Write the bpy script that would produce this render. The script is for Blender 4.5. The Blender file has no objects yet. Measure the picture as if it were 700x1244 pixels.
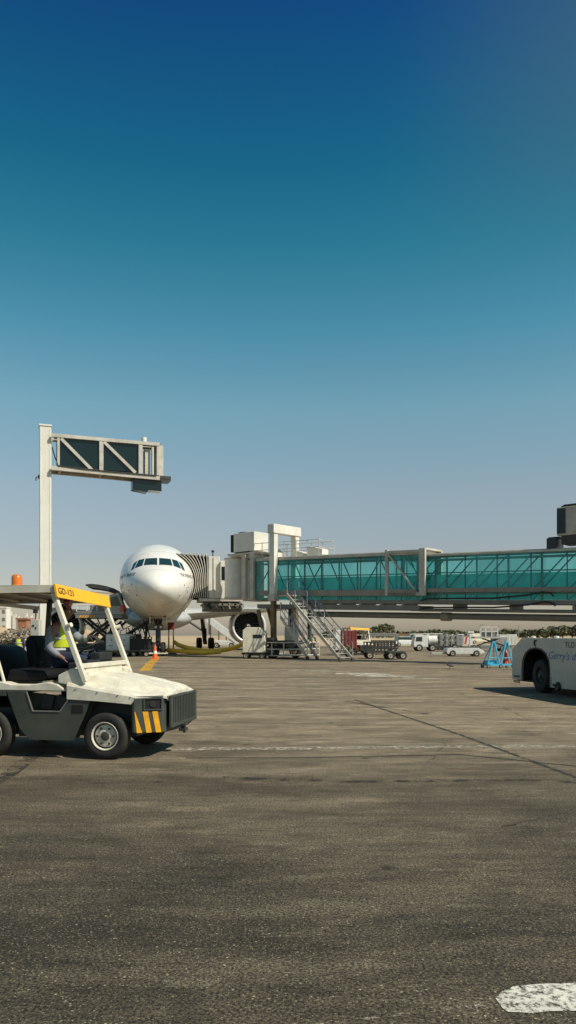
import bpy, bmesh, math, random
from mathutils import Vector, Matrix
random.seed(7)
sc = bpy.context.scene
col = sc.collection
R = math.radians
F, HOR, EYE = 935.0, 772.0, 1.6

def P(px, py, Y):                       # photo point at a known distance -> world point
    return Vector(((px-350)/F*Y, Y, EYE-(py-HOR)/F*Y))
def G(px, py):                          # photo point on the ground -> world point
    Y = EYE*F/(py-HOR)
    return Vector(((px-350)/F*Y, Y, 0))

# ------------------------------------------------------------------ camera
cam = bpy.data.objects.new('camera', bpy.data.cameras.new('camera')); col.objects.link(cam)
cam.location = (0, 0, EYE); cam.rotation_euler = (R(90), 0, 0)
cam.data.sensor_fit = 'VERTICAL'; cam.data.sensor_height = 36
cam.data.lens = 36*F/1244; cam.data.shift_y = (HOR-622)/1244
cam.data.clip_start = .05; cam.data.clip_end = 8000
sc.camera = cam
sc.view_settings.view_transform = 'Standard'; sc.view_settings.look = 'None'; sc.view_settings.exposure = 0

# ------------------------------------------------------------------ light
SUN = Vector((.60, -.34, .72)).normalized()
ld = bpy.data.lights.new('sun', 'SUN'); ld.energy = 5.0; ld.angle = R(.53); ld.color = (1, .94, .82)
sun = bpy.data.objects.new('sun', ld); col.objects.link(sun)
sun.rotation_euler = SUN.to_track_quat('Z', 'Y').to_euler(); sun.location = (40, -10, 60)

w = bpy.data.worlds.new('World'); sc.world = w; w.use_nodes = True
nt = w.node_tree; bgn = nt.nodes['Background']
sk = nt.nodes.new('ShaderNodeTexSky'); sk.sky_type = 'NISHITA'; sk.sun_disc = False
sk.sun_elevation = math.asin(SUN.z); sk.sun_rotation = math.atan2(SUN.x, SUN.y); sk.dust_density = 1.0
tc = nt.nodes.new('ShaderNodeTexCoord'); sx = nt.nodes.new('ShaderNodeSeparateXYZ')
nt.links.new(tc.outputs['Generated'], sx.inputs[0])
rp = nt.nodes.new('ShaderNodeValToRGB'); rp.color_ramp.interpolation = 'EASE'
SK = 1.45
stops = [(0.0, (1.0, .90, .88)), (.03, (1.0, .90, .88)), (.098, (1.0, .88, .83)), (.181, (1.14, 1.06, .92)),
         (.279, (.96, 1.27, 1.06)), (.370, (.50, 1.18, 1.06)), (.451, (.215, 1.0, .92)), (.522, (.10, .78, .84)),
         (.637, (.066, .45, .80)), (.78, (.36, .46, .46)), (1.0, (.50, .48, .40))]
rp.color_ramp.interpolation = 'LINEAR'
while len(rp.color_ramp.elements) < len(stops): rp.color_ramp.elements.new(.5)
for e, (p, c) in zip(rp.color_ramp.elements, stops):
    e.position = p; e.color = (c[0]/SK, c[1]/SK, c[2]/SK, 1)
nt.links.new(sx.outputs['Z'], rp.inputs[0])
mx = nt.nodes.new('ShaderNodeMix'); mx.data_type = 'RGBA'; mx.blend_type = 'MULTIPLY'; mx.inputs['Factor'].default_value = 1
nt.links.new(sk.outputs[0], mx.inputs['A']); nt.links.new(rp.outputs[0], mx.inputs['B'])
# the upper sky turns greyer towards the right
az = nt.nodes.new('ShaderNodeMapRange'); az.interpolation_type = 'SMOOTHSTEP'
az.inputs['From Min'].default_value = .08; az.inputs['From Max'].default_value = .36; az.inputs['To Max'].default_value = .42
nt.links.new(sx.outputs['X'], az.inputs['Value'])
el = nt.nodes.new('ShaderNodeMapRange'); el.interpolation_type = 'SMOOTHSTEP'
el.inputs['From Min'].default_value = .36; el.inputs['From Max'].default_value = .58
nt.links.new(sx.outputs['Z'], el.inputs['Value'])
mu = nt.nodes.new('ShaderNodeMath'); mu.operation = 'MULTIPLY'
nt.links.new(az.outputs[0], mu.inputs[0]); nt.links.new(el.outputs[0], mu.inputs[1])
m2 = nt.nodes.new('ShaderNodeMix'); m2.data_type = 'RGBA'
m2.inputs['B'].default_value = (.60, 1.05, 1.25, 1)
nt.links.new(mu.outputs[0], m2.inputs['Factor']); nt.links.new(mx.outputs['Result'], m2.inputs['A'])
nt.links.new(m2.outputs['Result'], bgn.inputs[0]); bgn.inputs[1].default_value = .1*SK

# ------------------------------------------------------------------ materials
def base_mat(name):
    m = bpy.data.materials.new(name); m.use_nodes = True
    return m, m.node_tree, m.node_tree.nodes['Principled BSDF']
def mat(name, c, rough=.5, metal=0., var=.18, scale=6., dirt=None, dirt_amt=.35, bump=0., stretch=(1, 1, 1), coat=0., island=False):
    m, t, b = base_mat(name); N = t.nodes.new; L = t.links.new
    co = N('ShaderNodeTexCoord'); mp = N('ShaderNodeMapping'); mp.inputs['Scale'].default_value = stretch
    L(co.outputs['Object'], mp.inputs[0])
    n = N('ShaderNodeTexNoise'); n.inputs['Scale'].default_value = scale; n.inputs['Detail'].default_value = 6; n.inputs['Roughness'].default_value = .65
    L(mp.outputs[0], n.inputs['Vector'])
    r = N('ShaderNodeMapRange'); r.inputs['From Min'].default_value = .3; r.inputs['From Max'].default_value = .7
    r.inputs['To Min'].default_value = 1-var; r.inputs['To Max'].default_value = 1+var*.6
    L(n.outputs['Fac'], r.inputs['Value'])
    v = N('ShaderNodeVectorMath'); v.operation = 'SCALE'; v.inputs[0].default_value = c; L(r.outputs[0], v.inputs['Scale'])
    out = v.outputs[0]
    if island:
        g = N('ShaderNodeNewGeometry'); h = N('ShaderNodeMapRange'); h.inputs['To Min'].default_value = .55; h.inputs['To Max'].default_value = 1.5
        L(g.outputs['Random Per Island'], h.inputs['Value'])
        v2 = N('ShaderNodeVectorMath'); v2.operation = 'SCALE'; L(out, v2.inputs[0]); L(h.outputs[0], v2.inputs['Scale']); out = v2.outputs[0]
    if dirt is not None:
        n2 = N('ShaderNodeTexNoise'); n2.inputs['Scale'].default_value = scale*.45; n2.inputs['Detail'].default_value = 8; n2.inputs['Roughness'].default_value = .7
        L(mp.outputs[0], n2.inputs['Vector'])
        r2 = N('ShaderNodeMapRange'); r2.inputs['From Min'].default_value = .45; r2.inputs['From Max'].default_value = .75; r2.inputs['To Max'].default_value = dirt_amt
        L(n2.outputs['Fac'], r2.inputs['Value'])
        x = N('ShaderNodeMix'); x.data_type = 'RGBA'; L(r2.outputs[0], x.inputs['Factor']); L(out, x.inputs['A']); x.inputs['B'].default_value = (*dirt, 1)
        out = x.outputs['Result']
    L(out, b.inputs['Base Color'])
    rr = N('ShaderNodeMapRange'); rr.inputs['To Min'].default_value = max(0, rough-.12); rr.inputs['To Max'].default_value = min(1, rough+.12)
    L(n.outputs['Fac'], rr.inputs['Value']); L(rr.outputs[0], b.inputs['Roughness'])
    b.inputs['Metallic'].default_value = metal
    if coat: b.inputs['Coat Weight'].default_value = coat; b.inputs['Coat Roughness'].default_value = .08
    if bump:
        bp = N('ShaderNodeBump'); bp.inputs['Strength'].default_value = bump; bp.inputs['Distance'].default_value = .01
        L(n.outputs['Fac'], bp.inputs['Height']); L(bp.outputs[0], b.inputs['Normal'])
    return m

DUST = (.30, .24, .16)
M = {}
M['cream'] = mat('cream_paint', (.70, .655, .53), .5, dirt=(.30, .25, .17), dirt_amt=.55, scale=8)
M['tractor_dark'] = mat('dark_green_grey_paint', (.040, .049, .040), .55, dirt=(.14, .12, .08), dirt_amt=.4, scale=4)
M['black'] = mat('black_plastic', (.014, .015, .016), .55, dirt=(.08, .07, .05), dirt_amt=.25)
M['vinyl'] = mat('black_vinyl', (.010, .010, .0105), .6, scale=12, bump=.15)
M['vinyl'].node_tree.nodes['Principled BSDF'].inputs['Specular IOR Level'].default_value = .18
M['rubber'] = mat('tyre_rubber', (.017, .016, .014), .85, dirt=(.07, .06, .045), dirt_amt=.5, scale=9)
M['rim'] = mat('rim_paint', (.66, .60, .48), .45, dirt=(.14, .10, .06), dirt_amt=.6, scale=14)
M['yellow'] = mat('yellow_paint', (.85, .40, .012), .45, dirt=(.25, .14, .03), dirt_amt=.45, scale=9)
M['canopy_yellow'] = mat('canopy_yellow_paint', (.90, .44, .012), .45, var=.08, scale=3)
M['orange'] = mat('orange_lens', (.75, .17, .008), .2, coat=.6)
M['redlamp'] = mat('dark_red_lens', (.16, .03, .02), .25, coat=.5)
M['canopy'] = mat('canopy_paint', (.62, .57, .45), .55, dirt=DUST, dirt_amt=.35)
M['text_dark'] = mat('dark_lettering', (.03, .035, .03), .6)
M['blue_text'] = mat('blue_lettering', (.03, .10, .38), .5)
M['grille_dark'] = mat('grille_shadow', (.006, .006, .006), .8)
M['fuselage'] = mat('white_aircraft_paint', (.80, .775, .71), .30, var=.04, scale=.6, dirt=(.55, .50, .42), dirt_amt=.25, coat=.3)
M['belly'] = mat('grey_aircraft_paint', (.42, .42, .40), .4, var=.1, scale=1.5)
M['alu'] = mat('bare_metal', (.62, .62, .62), .28, 1., var=.1, scale=3)
M['steel'] = mat('grey_steel', (.30, .29, .27), .5, .5, dirt=(.12, .10, .07), dirt_amt=.4)
M['darksteel'] = mat('dark_steel', (.05, .05, .048), .5, .3, dirt=(.14, .12, .09), dirt_amt=.4)
M['gear_dark'] = mat('inlet_dark_paint', (.11, .11, .105), .5, .2, scale=4)  # even dark grey for the engine inlet duct and spinner
M['cockpit_glass'] = mat('cockpit_glass', (.012, .045, .042), .06, var=.1, coat=.5)
M['lip'] = mat('inlet_lip_metal', (.70, .69, .66), .42, .35, var=.06)  # whitish colour stands in for the polished lip's bright reflection
M['fan'] = mat('fan_blade', (.018, .026, .034), .3, .4)
M['bridge_white'] = mat('bridge_white_paint', (.74, .71, .62), .5, var=.08, dirt=(.40, .34, .25), dirt_amt=.45, scale=1.4)
M['bridge_frame'] = mat('bridge_frame_paint', (.56, .52, .44), .55, dirt=(.22, .17, .11), dirt_amt=.5, scale=2)
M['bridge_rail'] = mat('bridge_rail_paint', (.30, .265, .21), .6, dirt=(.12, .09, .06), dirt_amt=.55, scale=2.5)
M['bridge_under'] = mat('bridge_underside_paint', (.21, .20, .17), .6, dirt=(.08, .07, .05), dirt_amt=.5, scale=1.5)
M['bridge_in'] = mat('bridge_truss_paint', (.12, .27, .26), .6)
M['mullion'] = mat('mullion_paint', (.06, .12, .12), .5)
M['bellow'] = mat('bellow_fabric', (.055, .053, .05), .8, dirt=(.03, .03, .03), dirt_amt=.5, scale=3)
M['grease'] = mat('greased_column', (.20, .135, .055), .45, .3, dirt=(.06, .05, .03), dirt_amt=.6, scale=4)
M['pole'] = mat('pole_white_paint', (.74, .71, .62), .55, var=.08, dirt=(.45, .38, .28), dirt_amt=.4, scale=1.6, stretch=(1, 1, .25))
M['panel_dark'] = mat('dark_panel_glass', (.004, .016, .016), .22, var=.3, scale=.9)
M['hose'] = mat('yellow_hose', (.95, .56, .05), .6, dirt=(.35, .20, .03), dirt_amt=.4, scale=5, bump=.4)
M['beige'] = mat('beige_cabinet_paint', (.76, .69, .53), .55, dirt=DUST, dirt_amt=.4)
M['white'] = mat('white_paint', (.74, .73, .69), .45, dirt=(.35, .30, .22), dirt_amt=.35)
M['greywhite'] = mat('grey_white_paint', (.49, .485, .42), .5, var=.14, dirt=(.30, .27, .19), dirt_amt=.4, scale=2.5)
M['red'] = mat('red_paint', (.22, .04, .032), .6, dirt=(.10, .04, .03), dirt_amt=.5)
M['red2'] = mat('bright_red_paint', (.60, .06, .03), .45)
M['beacon_red'] = mat('orange_red_lens', (.70, .10, .03), .25, coat=.4)
M['cone_orange'] = mat('cone_orange', (.85, .13, .02), .5)
M['cone_white'] = mat('cone_reflective', (.8, .78, .74), .5)
M['cyan'] = mat('sky_blue_paint', (.06, .42, .62), .45, var=.1, dirt=(.05, .18, .22), dirt_amt=.4)
M['skin'] = mat('skin', (.20, .105, .06), .55)
M['hair'] = mat('black_hair', (.010, .009, .009), .6)
M['shirt'] = mat('grey_blue_cloth', (.21, .23, .25), .85, scale=14, bump=.4)
M['vest'] = mat('hi_vis_cloth', (.55, .62, .02), .75, var=.12, scale=9, bump=.25)
M['tape'] = mat('reflective_tape', (.55, .56, .55), .35)
M['navy'] = mat('navy_cloth', (.014, .022, .05), .85, scale=12, bump=.4)
M['glove'] = mat('dark_glove', (.03, .028, .022), .8)
M['boot'] = mat('black_boot', (.012, .011, .01), .6)
M['cuff'] = mat('white_cuff', (.7, .7, .66), .8)
M['leaf'] = mat('dry_green_leaves', (.135, .142, .075), .85, var=.35, scale=.5, island=True)  # paled towards olive, with distance haze mixed into the colour
M['scrub'] = mat('dry_scrub_leaves', (.36, .31, .23), .9, var=.4, scale=.6, island=True)
M['bark'] = mat('bark', (.10, .075, .05), .9, bump=.5)
M['tan_wall'] = mat('tan_render', (.52, .38, .24), .85, scale=1)
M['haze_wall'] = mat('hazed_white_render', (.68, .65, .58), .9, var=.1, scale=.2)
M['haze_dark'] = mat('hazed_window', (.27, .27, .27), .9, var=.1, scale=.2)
M['brown_wall'] = mat('red_brown_render', (.34, .15, .09), .85, scale=1)
M['pigeon'] = mat('pigeon_feathers', (.05, .05, .055), .7)

def glass_mat():
    m, t, b = base_mat('teal_glazing'); N = t.nodes.new; L = t.links.new
    t.nodes.remove(b); out = t.nodes['Material Output']
    co = N('ShaderNodeTexCoord'); n = N('ShaderNodeTexNoise'); n.inputs['Scale'].default_value = .7; n.inputs['Detail'].default_value = 5
    L(co.outputs['Object'], n.inputs['Vector'])
    tr = N('ShaderNodeBsdfTransparent'); tr.inputs[0].default_value = (.60, .97, .96, 1)
    df = N('ShaderNodeBsdfDiffuse'); df.inputs[0].default_value = (.09, .66, .64, 1)
    gl = N('ShaderNodeBsdfGlossy'); gl.inputs['Roughness'].default_value = .06; gl.inputs[0].default_value = (.8, .9, .9, 1)
    r = N('ShaderNodeMapRange'); r.inputs['To Min'].default_value = .05; r.inputs['To Max'].default_value = .38
    sx_ = N('ShaderNodeSeparateXYZ'); L(co.outputs['Object'], sx_.inputs[0]); sn = N('ShaderNodeMath'); sn.operation = 'SNAP'; sn.inputs[1].default_value = 2.04; L(sx_.outputs['X'], sn.inputs[0])
    wn = N('ShaderNodeTexWhiteNoise'); wn.noise_dimensions = '1D'; L(sn.outputs[0], wn.inputs['W'])
    pv = N('ShaderNodeMath'); pv.operation = 'MULTIPLY_ADD'; pv.inputs[1].default_value = .7; L(wn.outputs['Value'], pv.inputs[0]); L(n.outputs['Fac'], pv.inputs[2])
    L(pv.outputs[0], r.inputs['Value']); r.inputs['From Min'].default_value = .2; r.inputs['From Max'].default_value = 1.3
    a = N('ShaderNodeMixShader'); L(r.outputs[0], a.inputs[0]); L(tr.outputs[0], a.inputs[1]); L(df.outputs[0], a.inputs[2])
    fr = N('ShaderNodeFresnel'); fr.inputs['IOR'].default_value = 1.35
    c = N('ShaderNodeMixShader'); L(fr.outputs[0], c.inputs[0]); L(a.outputs[0], c.inputs[1]); L(gl.outputs[0], c.inputs[2])
    L(c.outputs[0], out.inputs[0])
    return m
M['glass'] = glass_mat()
def translucent_mat(name, c):
    m, t, b = base_mat(name); N = t.nodes.new; L = t.links.new; out = t.nodes['Material Output']
    co = N('ShaderNodeTexCoord'); n = N('ShaderNodeTexNoise'); n.inputs['Scale'].default_value = .9; L(co.outputs['Object'], n.inputs['Vector'])
    r = N('ShaderNodeMapRange'); r.inputs['To Min'].default_value = .7; r.inputs['To Max'].default_value = 1.25; L(n.outputs['Fac'], r.inputs['Value'])
    v = N('ShaderNodeVectorMath'); v.operation = 'SCALE'; v.inputs[0].default_value = c; L(r.outputs[0], v.inputs['Scale'])
    L(v.outputs[0], b.inputs['Base Color']); b.inputs['Roughness'].default_value = .5
    tl = N('ShaderNodeBsdfTranslucent'); L(v.outputs[0], tl.inputs[0]); x = N('ShaderNodeMixShader'); x.inputs[0].default_value = .7
    L(b.outputs[0], x.inputs[1]); L(tl.outputs[0], x.inputs[2]); L(x.outputs[0], out.inputs[0]); return m
M['frosted'] = translucent_mat('frosted_teal_panel', (.34, .97, .92))

# ------------------------------------------------------------------ mesh helpers
class MB:
    def __init__(s): s.v = []; s.f = []; s.m = []; s.cur = 0
    def slot(s, i): s.cur = i; return s
    def add(s, vs, fs):
        o = len(s.v); s.v += [Vector(v) for v in vs]
        for f in fs: s.f.append([i+o for i in f]); s.m.append(s.cur)
        return s
    def box(s, c, d, rz=0, mtx=None):
        a, b, e = d[0]/2, d[1]/2, d[2]/2
        vs = [Vector((x*a, y*b, z*e)) for x in (-1, 1) for y in (-1, 1) for z in (-1, 1)]
        if rz: vs = [Matrix.Rotation(rz, 3, 'Z') @ v for v in vs]
        if mtx is not None: vs = [mtx @ v for v in vs]
        c = Vector(c)
        return s.add([v+c for v in vs], [(0, 1, 3, 2), (4, 6, 7, 5), (0, 4, 5, 1), (2, 3, 7, 6), (0, 2, 6, 4), (1, 5, 7, 3)])
    def bx(s, x0, x1, y0, y1, z0, z1):
        return s.box(((x0+x1)/2, (y0+y1)/2, (z0+z1)/2), (abs(x1-x0), abs(y1-y0), abs(z1-z0)))
    def beam(s, p, q, wd, ht=None, up=(0, 0, 1)):
        p = Vector(p); q = Vector(q); ht = ht or wd; d = (q-p)
        L = d.length; d.normalize(); u = Vector(up)
        if abs(d.dot(u)) > .98: u = Vector((0, 1, 0))
        a = d.cross(u).normalized(); b = a.cross(d)
        vs = []
        for e in (p, q):
            for i, j in ((-1, -1), (1, -1), (1, 1), (-1, 1)): vs.append(e+a*(i*wd/2)+b*(j*ht/2))
        return s.add(vs, [(3, 2, 1, 0), (4, 5, 6, 7), (0, 1, 5, 4), (1, 2, 6, 5), (2, 3, 7, 6), (3, 0, 4, 7)])
    def tube(s, pts, r, n=10, r2=None, cap=True):
        pts = [Vector(p) for p in pts]; k = len(pts); rings = []
        prev = None
        for i, p in enumerate(pts):
            d = (pts[min(i+1, k-1)]-pts[max(i-1, 0)]).normalized()
            if prev is None:
                u = Vector((0, 0, 1)) if abs(d.z) < .9 else Vector((0, 1, 0)); a = d.cross(u).normalized()
            else: a = (prev-d*prev.dot(d)).normalized()
            prev = a; b = d.cross(a); rr = r if r2 is None else r+(r2-r)*i/(k-1)
            rings.append([p+a*(rr*math.cos(t*2*math.pi/n))+b*(rr*math.sin(t*2*math.pi/n)) for t in range(n)])
        vs = [v for g in rings for v in g]; fs = []
        for i in range(k-1):
            for t in range(n): fs.append((i*n+t, i*n+(t+1) % n, (i+1)*n+(t+1) % n, (i+1)*n+t))
        if cap: fs.append(tuple(range(n-1, -1, -1))); fs.append(tuple((k-1)*n+t for t in range(n)))
        return s.add(vs, fs)
    def lathe(s, prof, c=(0, 0, 0), axis='z', n=24, mtx=None):      # prof: (radius, height)
        vs = []; fs = []; k = len(prof)
        for r, h in prof:
            for t in range(n):
                a = t*2*math.pi/n; x, y = r*math.cos(a), r*math.sin(a)
                v = Vector((x, y, h)) if axis == 'z' else Vector((x, h, -y)) if axis == 'y' else Vector((h, x, y))
                vs.append(v)
        for i in range(k-1):
            for t in range(n): fs.append((i*n+t, i*n+(t+1) % n, (i+1)*n+(t+1) % n, (i+1)*n+t))
        c = Vector(c)
        if mtx is not None: vs = [mtx @ v for v in vs]
        return s.add([v+c for v in vs], fs)
    def prism(s, poly, a, b, plane='xz'):                           # polygon extruded along the third axis
        def q(p, t): return (p[0], t, p[1]) if plane == 'xz' else (p[0], p[1], t) if plane == 'xy' else (t, p[0], p[1])
        n = len(poly); vs = [q(p, a) for p in poly]+[q(p, b) for p in poly]
        return s.add(vs, [tuple(range(n-1, -1, -1)), tuple(range(n, 2*n))]+[(i, (i+1) % n, n+(i+1) % n, n+i) for i in range(n)])
    def loft(s, secs, closed=True, cap=True):
        n = len(secs[0]); vs = [v for g in secs for v in g]; fs = []
        for i in range(len(secs)-1):
            for t in range(n if closed else n-1): fs.append((i*n+t, i*n+(t+1) % n, (i+1)*n+(t+1) % n, (i+1)*n+t))
        if cap: fs.append(tuple(range(n-1, -1, -1))); fs.append(tuple((len(secs)-1)*n+t for t in range(n)))
        return s.add(vs, fs)
    def build(s, name, mats, parent=None, bevel=0., smooth=False, angle=35, seg=2):
        me = bpy.data.meshes.new(name)
        me.from_pydata([tuple(v) for v in s.v], [], s.f)
        mats = mats if isinstance(mats, (list, tuple)) else [mats]
        for m in mats: me.materials.append(M[m] if isinstance(m, str) else m)
        for p, i in zip(me.polygons, s.m): p.material_index = i
        bm = bmesh.new(); bm.from_mesh(me); bmesh.ops.remove_doubles(bm, verts=bm.verts, dist=1e-6)
        bmesh.ops.recalc_face_normals(bm, faces=bm.faces)
        if smooth:
            for f in bm.faces: f.smooth = True
            for e in bm.edges:
                if len(e.link_faces) == 2 and e.calc_face_angle(0) > R(angle): e.smooth = False
        bm.to_mesh(me); bm.free()
        o = bpy.data.objects.new(name, me); col.objects.link(o)
        if parent is not None: o.parent = parent
        if bevel:
            b = o.modifiers.new('edge', 'BEVEL'); b.width = bevel; b.segments = seg; b.limit_method = 'ANGLE'; b.angle_limit = R(40); b.harden_normals = False
        return o

def tag(o, label=None, cat=None, group=None, kind=None):
    if label: o['label'] = label
    if cat: o['category'] = cat
    if group: o['group'] = group
    if kind: o['kind'] = kind
    return o
def thing(name, label, cat, loc=(0, 0, 0), rz=0, group=None):
    o = bpy.data.objects.new(name, None); col.objects.link(o); o.empty_display_size = .2
    o.location = loc; o.rotation_euler = (0, 0, rz)
    return tag(o, label, cat, group)
def dup(o, parent=None, skip=()):
    c = o.copy(); col.objects.link(c)
    if parent is not None: c.parent = parent
    for ch in list(o.children):
        if ch.name.split('.')[0] not in skip: dup(ch, c, skip)
    return c
def text_mesh(s, size, shear=0., extrude=0.):
    cu = bpy.data.curves.new('lettering', 'FONT'); cu.body = s; cu.size = size; cu.shear = shear; cu.extrude = extrude
    cu.resolution_u = 3
    o = bpy.data.objects.new('lettering', cu); col.objects.link(o)
    dg = bpy.context.evaluated_depsgraph_get(); dg.update()
    me = bpy.data.meshes.new_from_object(o.evaluated_get(dg)); bpy.data.objects.remove(o); bpy.data.curves.remove(cu)
    return me
def add_text(name, s, size, origin, right, up, material, parent, width=None, shear=0., lift=.004):
    me = text_mesh(s, size, shear); r = Vector(right).normalized(); u = Vector(up).normalized(); n = r.cross(u)
    xs = [v.co.x for v in me.vertices]; x0, x1 = min(xs), max(xs); k = (width/(x1-x0)) if width else 1
    for v in me.vertices:
        p = v.co.copy(); v.co = Vector(origin)+r*((p.x-x0)*k)+u*p.y+n*lift
    me.materials.clear(); me.materials.append(M[material])
    o = bpy.data.objects.new(name, me); col.objects.link(o); o.parent = parent
    return o
def skin_mesh(joints, edges, sub=2):
    """joints: list of (co, radius); grows one continuous surface along the edges."""
    me = bpy.data.meshes.new('body'); me.from_pydata([tuple(j[0]) for j in joints], edges, [])
    o = bpy.data.objects.new('body', me); col.objects.link(o)
    sm = o.modifiers.new('skin', 'SKIN'); sm.use_smooth_shade = True
    sk_ = me.skin_vertices[0].data
    for i, j in enumerate(joints):
        r = j[1]; sk_[i].radius = (r, r) if not isinstance(r, tuple) else r
        sk_[i].use_root = (i == 0)
    ss = o.modifiers.new('sub', 'SUBSURF'); ss.levels = sub; ss.render_levels = sub
    dg = bpy.context.evaluated_depsgraph_get(); dg.update()
    r = bpy.data.meshes.new_from_object(o.evaluated_get(dg)); bpy.data.objects.remove(o)
    return r
def mesh_to_mb(mb, me, mtx=None):
    vs = [(mtx @ v.co) if mtx is not None else v.co.copy() for v in me.vertices]
    return mb.add(vs, [tuple(p.vertices) for p in me.polygons])

def add_wheel(parent, c, r, wd, side=-1, axis='y', tyre='rubber', rim='rim', rim_r=.58, detail=True, n=28):
    """tyre part with a rim sub-part; side: which way the outer face points along the axis"""
    mb = MB(); h = wd/2; rr = r*rim_r
    pr = [(rr, -h*.8), (rr*1.08, -h*.98), (r*.86, -h), (r*.95, -h*.86), (r*.985, -h*.62), (r, -h*.3), (r, h*.3), (r*.985, h*.62), (r*.95, h*.86), (r*.86, h), (rr*1.08, h*.98), (rr, h*.8), (rr, -h*.8)]
    mb.lathe(pr, (0, 0, 0), axis, n)
    t = mb.build('wheel', tyre, parent, smooth=True, angle=50); t.location = c
    q = MB(); s = side
    q.slot(0).lathe([(rr*1.04, s*h*.99), (rr*1.02, s*h*1.04), (rr*.97, s*h*1.0), (rr*.92, s*h*.80)], axis=axis, n=n)
    q.slot(1).lathe([(rr*.92, s*h*.80), (rr*.90, s*h*.45), (rr*.84, s*h*.42)], axis=axis, n=n)
    q.slot(0).lathe([(rr*.84, s*h*.42), (rr*.82, s*h*.62), (rr*.72, s*h*.70), (rr*.56, s*h*.64), (rr*.46, s*h*.72), (rr*.34, s*h*.76)], axis=axis, n=n)
    q.slot(1).lathe([(rr*.34, s*h*.76), (rr*.30, s*h*.95), (rr*.20, s*h*1.0), (.001, s*h*1.01)], axis=axis, n=16)
    q.slot(1).lathe([(rr*.99, -s*h*.5), (.001, -s*h*.5)], axis=axis, n=n)
    if detail:
        for k in range(6):
            a = k*math.pi/3; x, y = rr*.62*math.cos(a), rr*.62*math.sin(a)
            cc = (x, s*h*.66, y) if axis == 'y' else (s*h*.66, x, y)
            q.slot(1).lathe([(rr*.085, -.01*s), (rr*.085, .018*s), (.001, .02*s)], cc, axis, 8)
    q.build('rim', [rim, 'darksteel'], t, smooth=True, angle=40)
    return t

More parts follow.
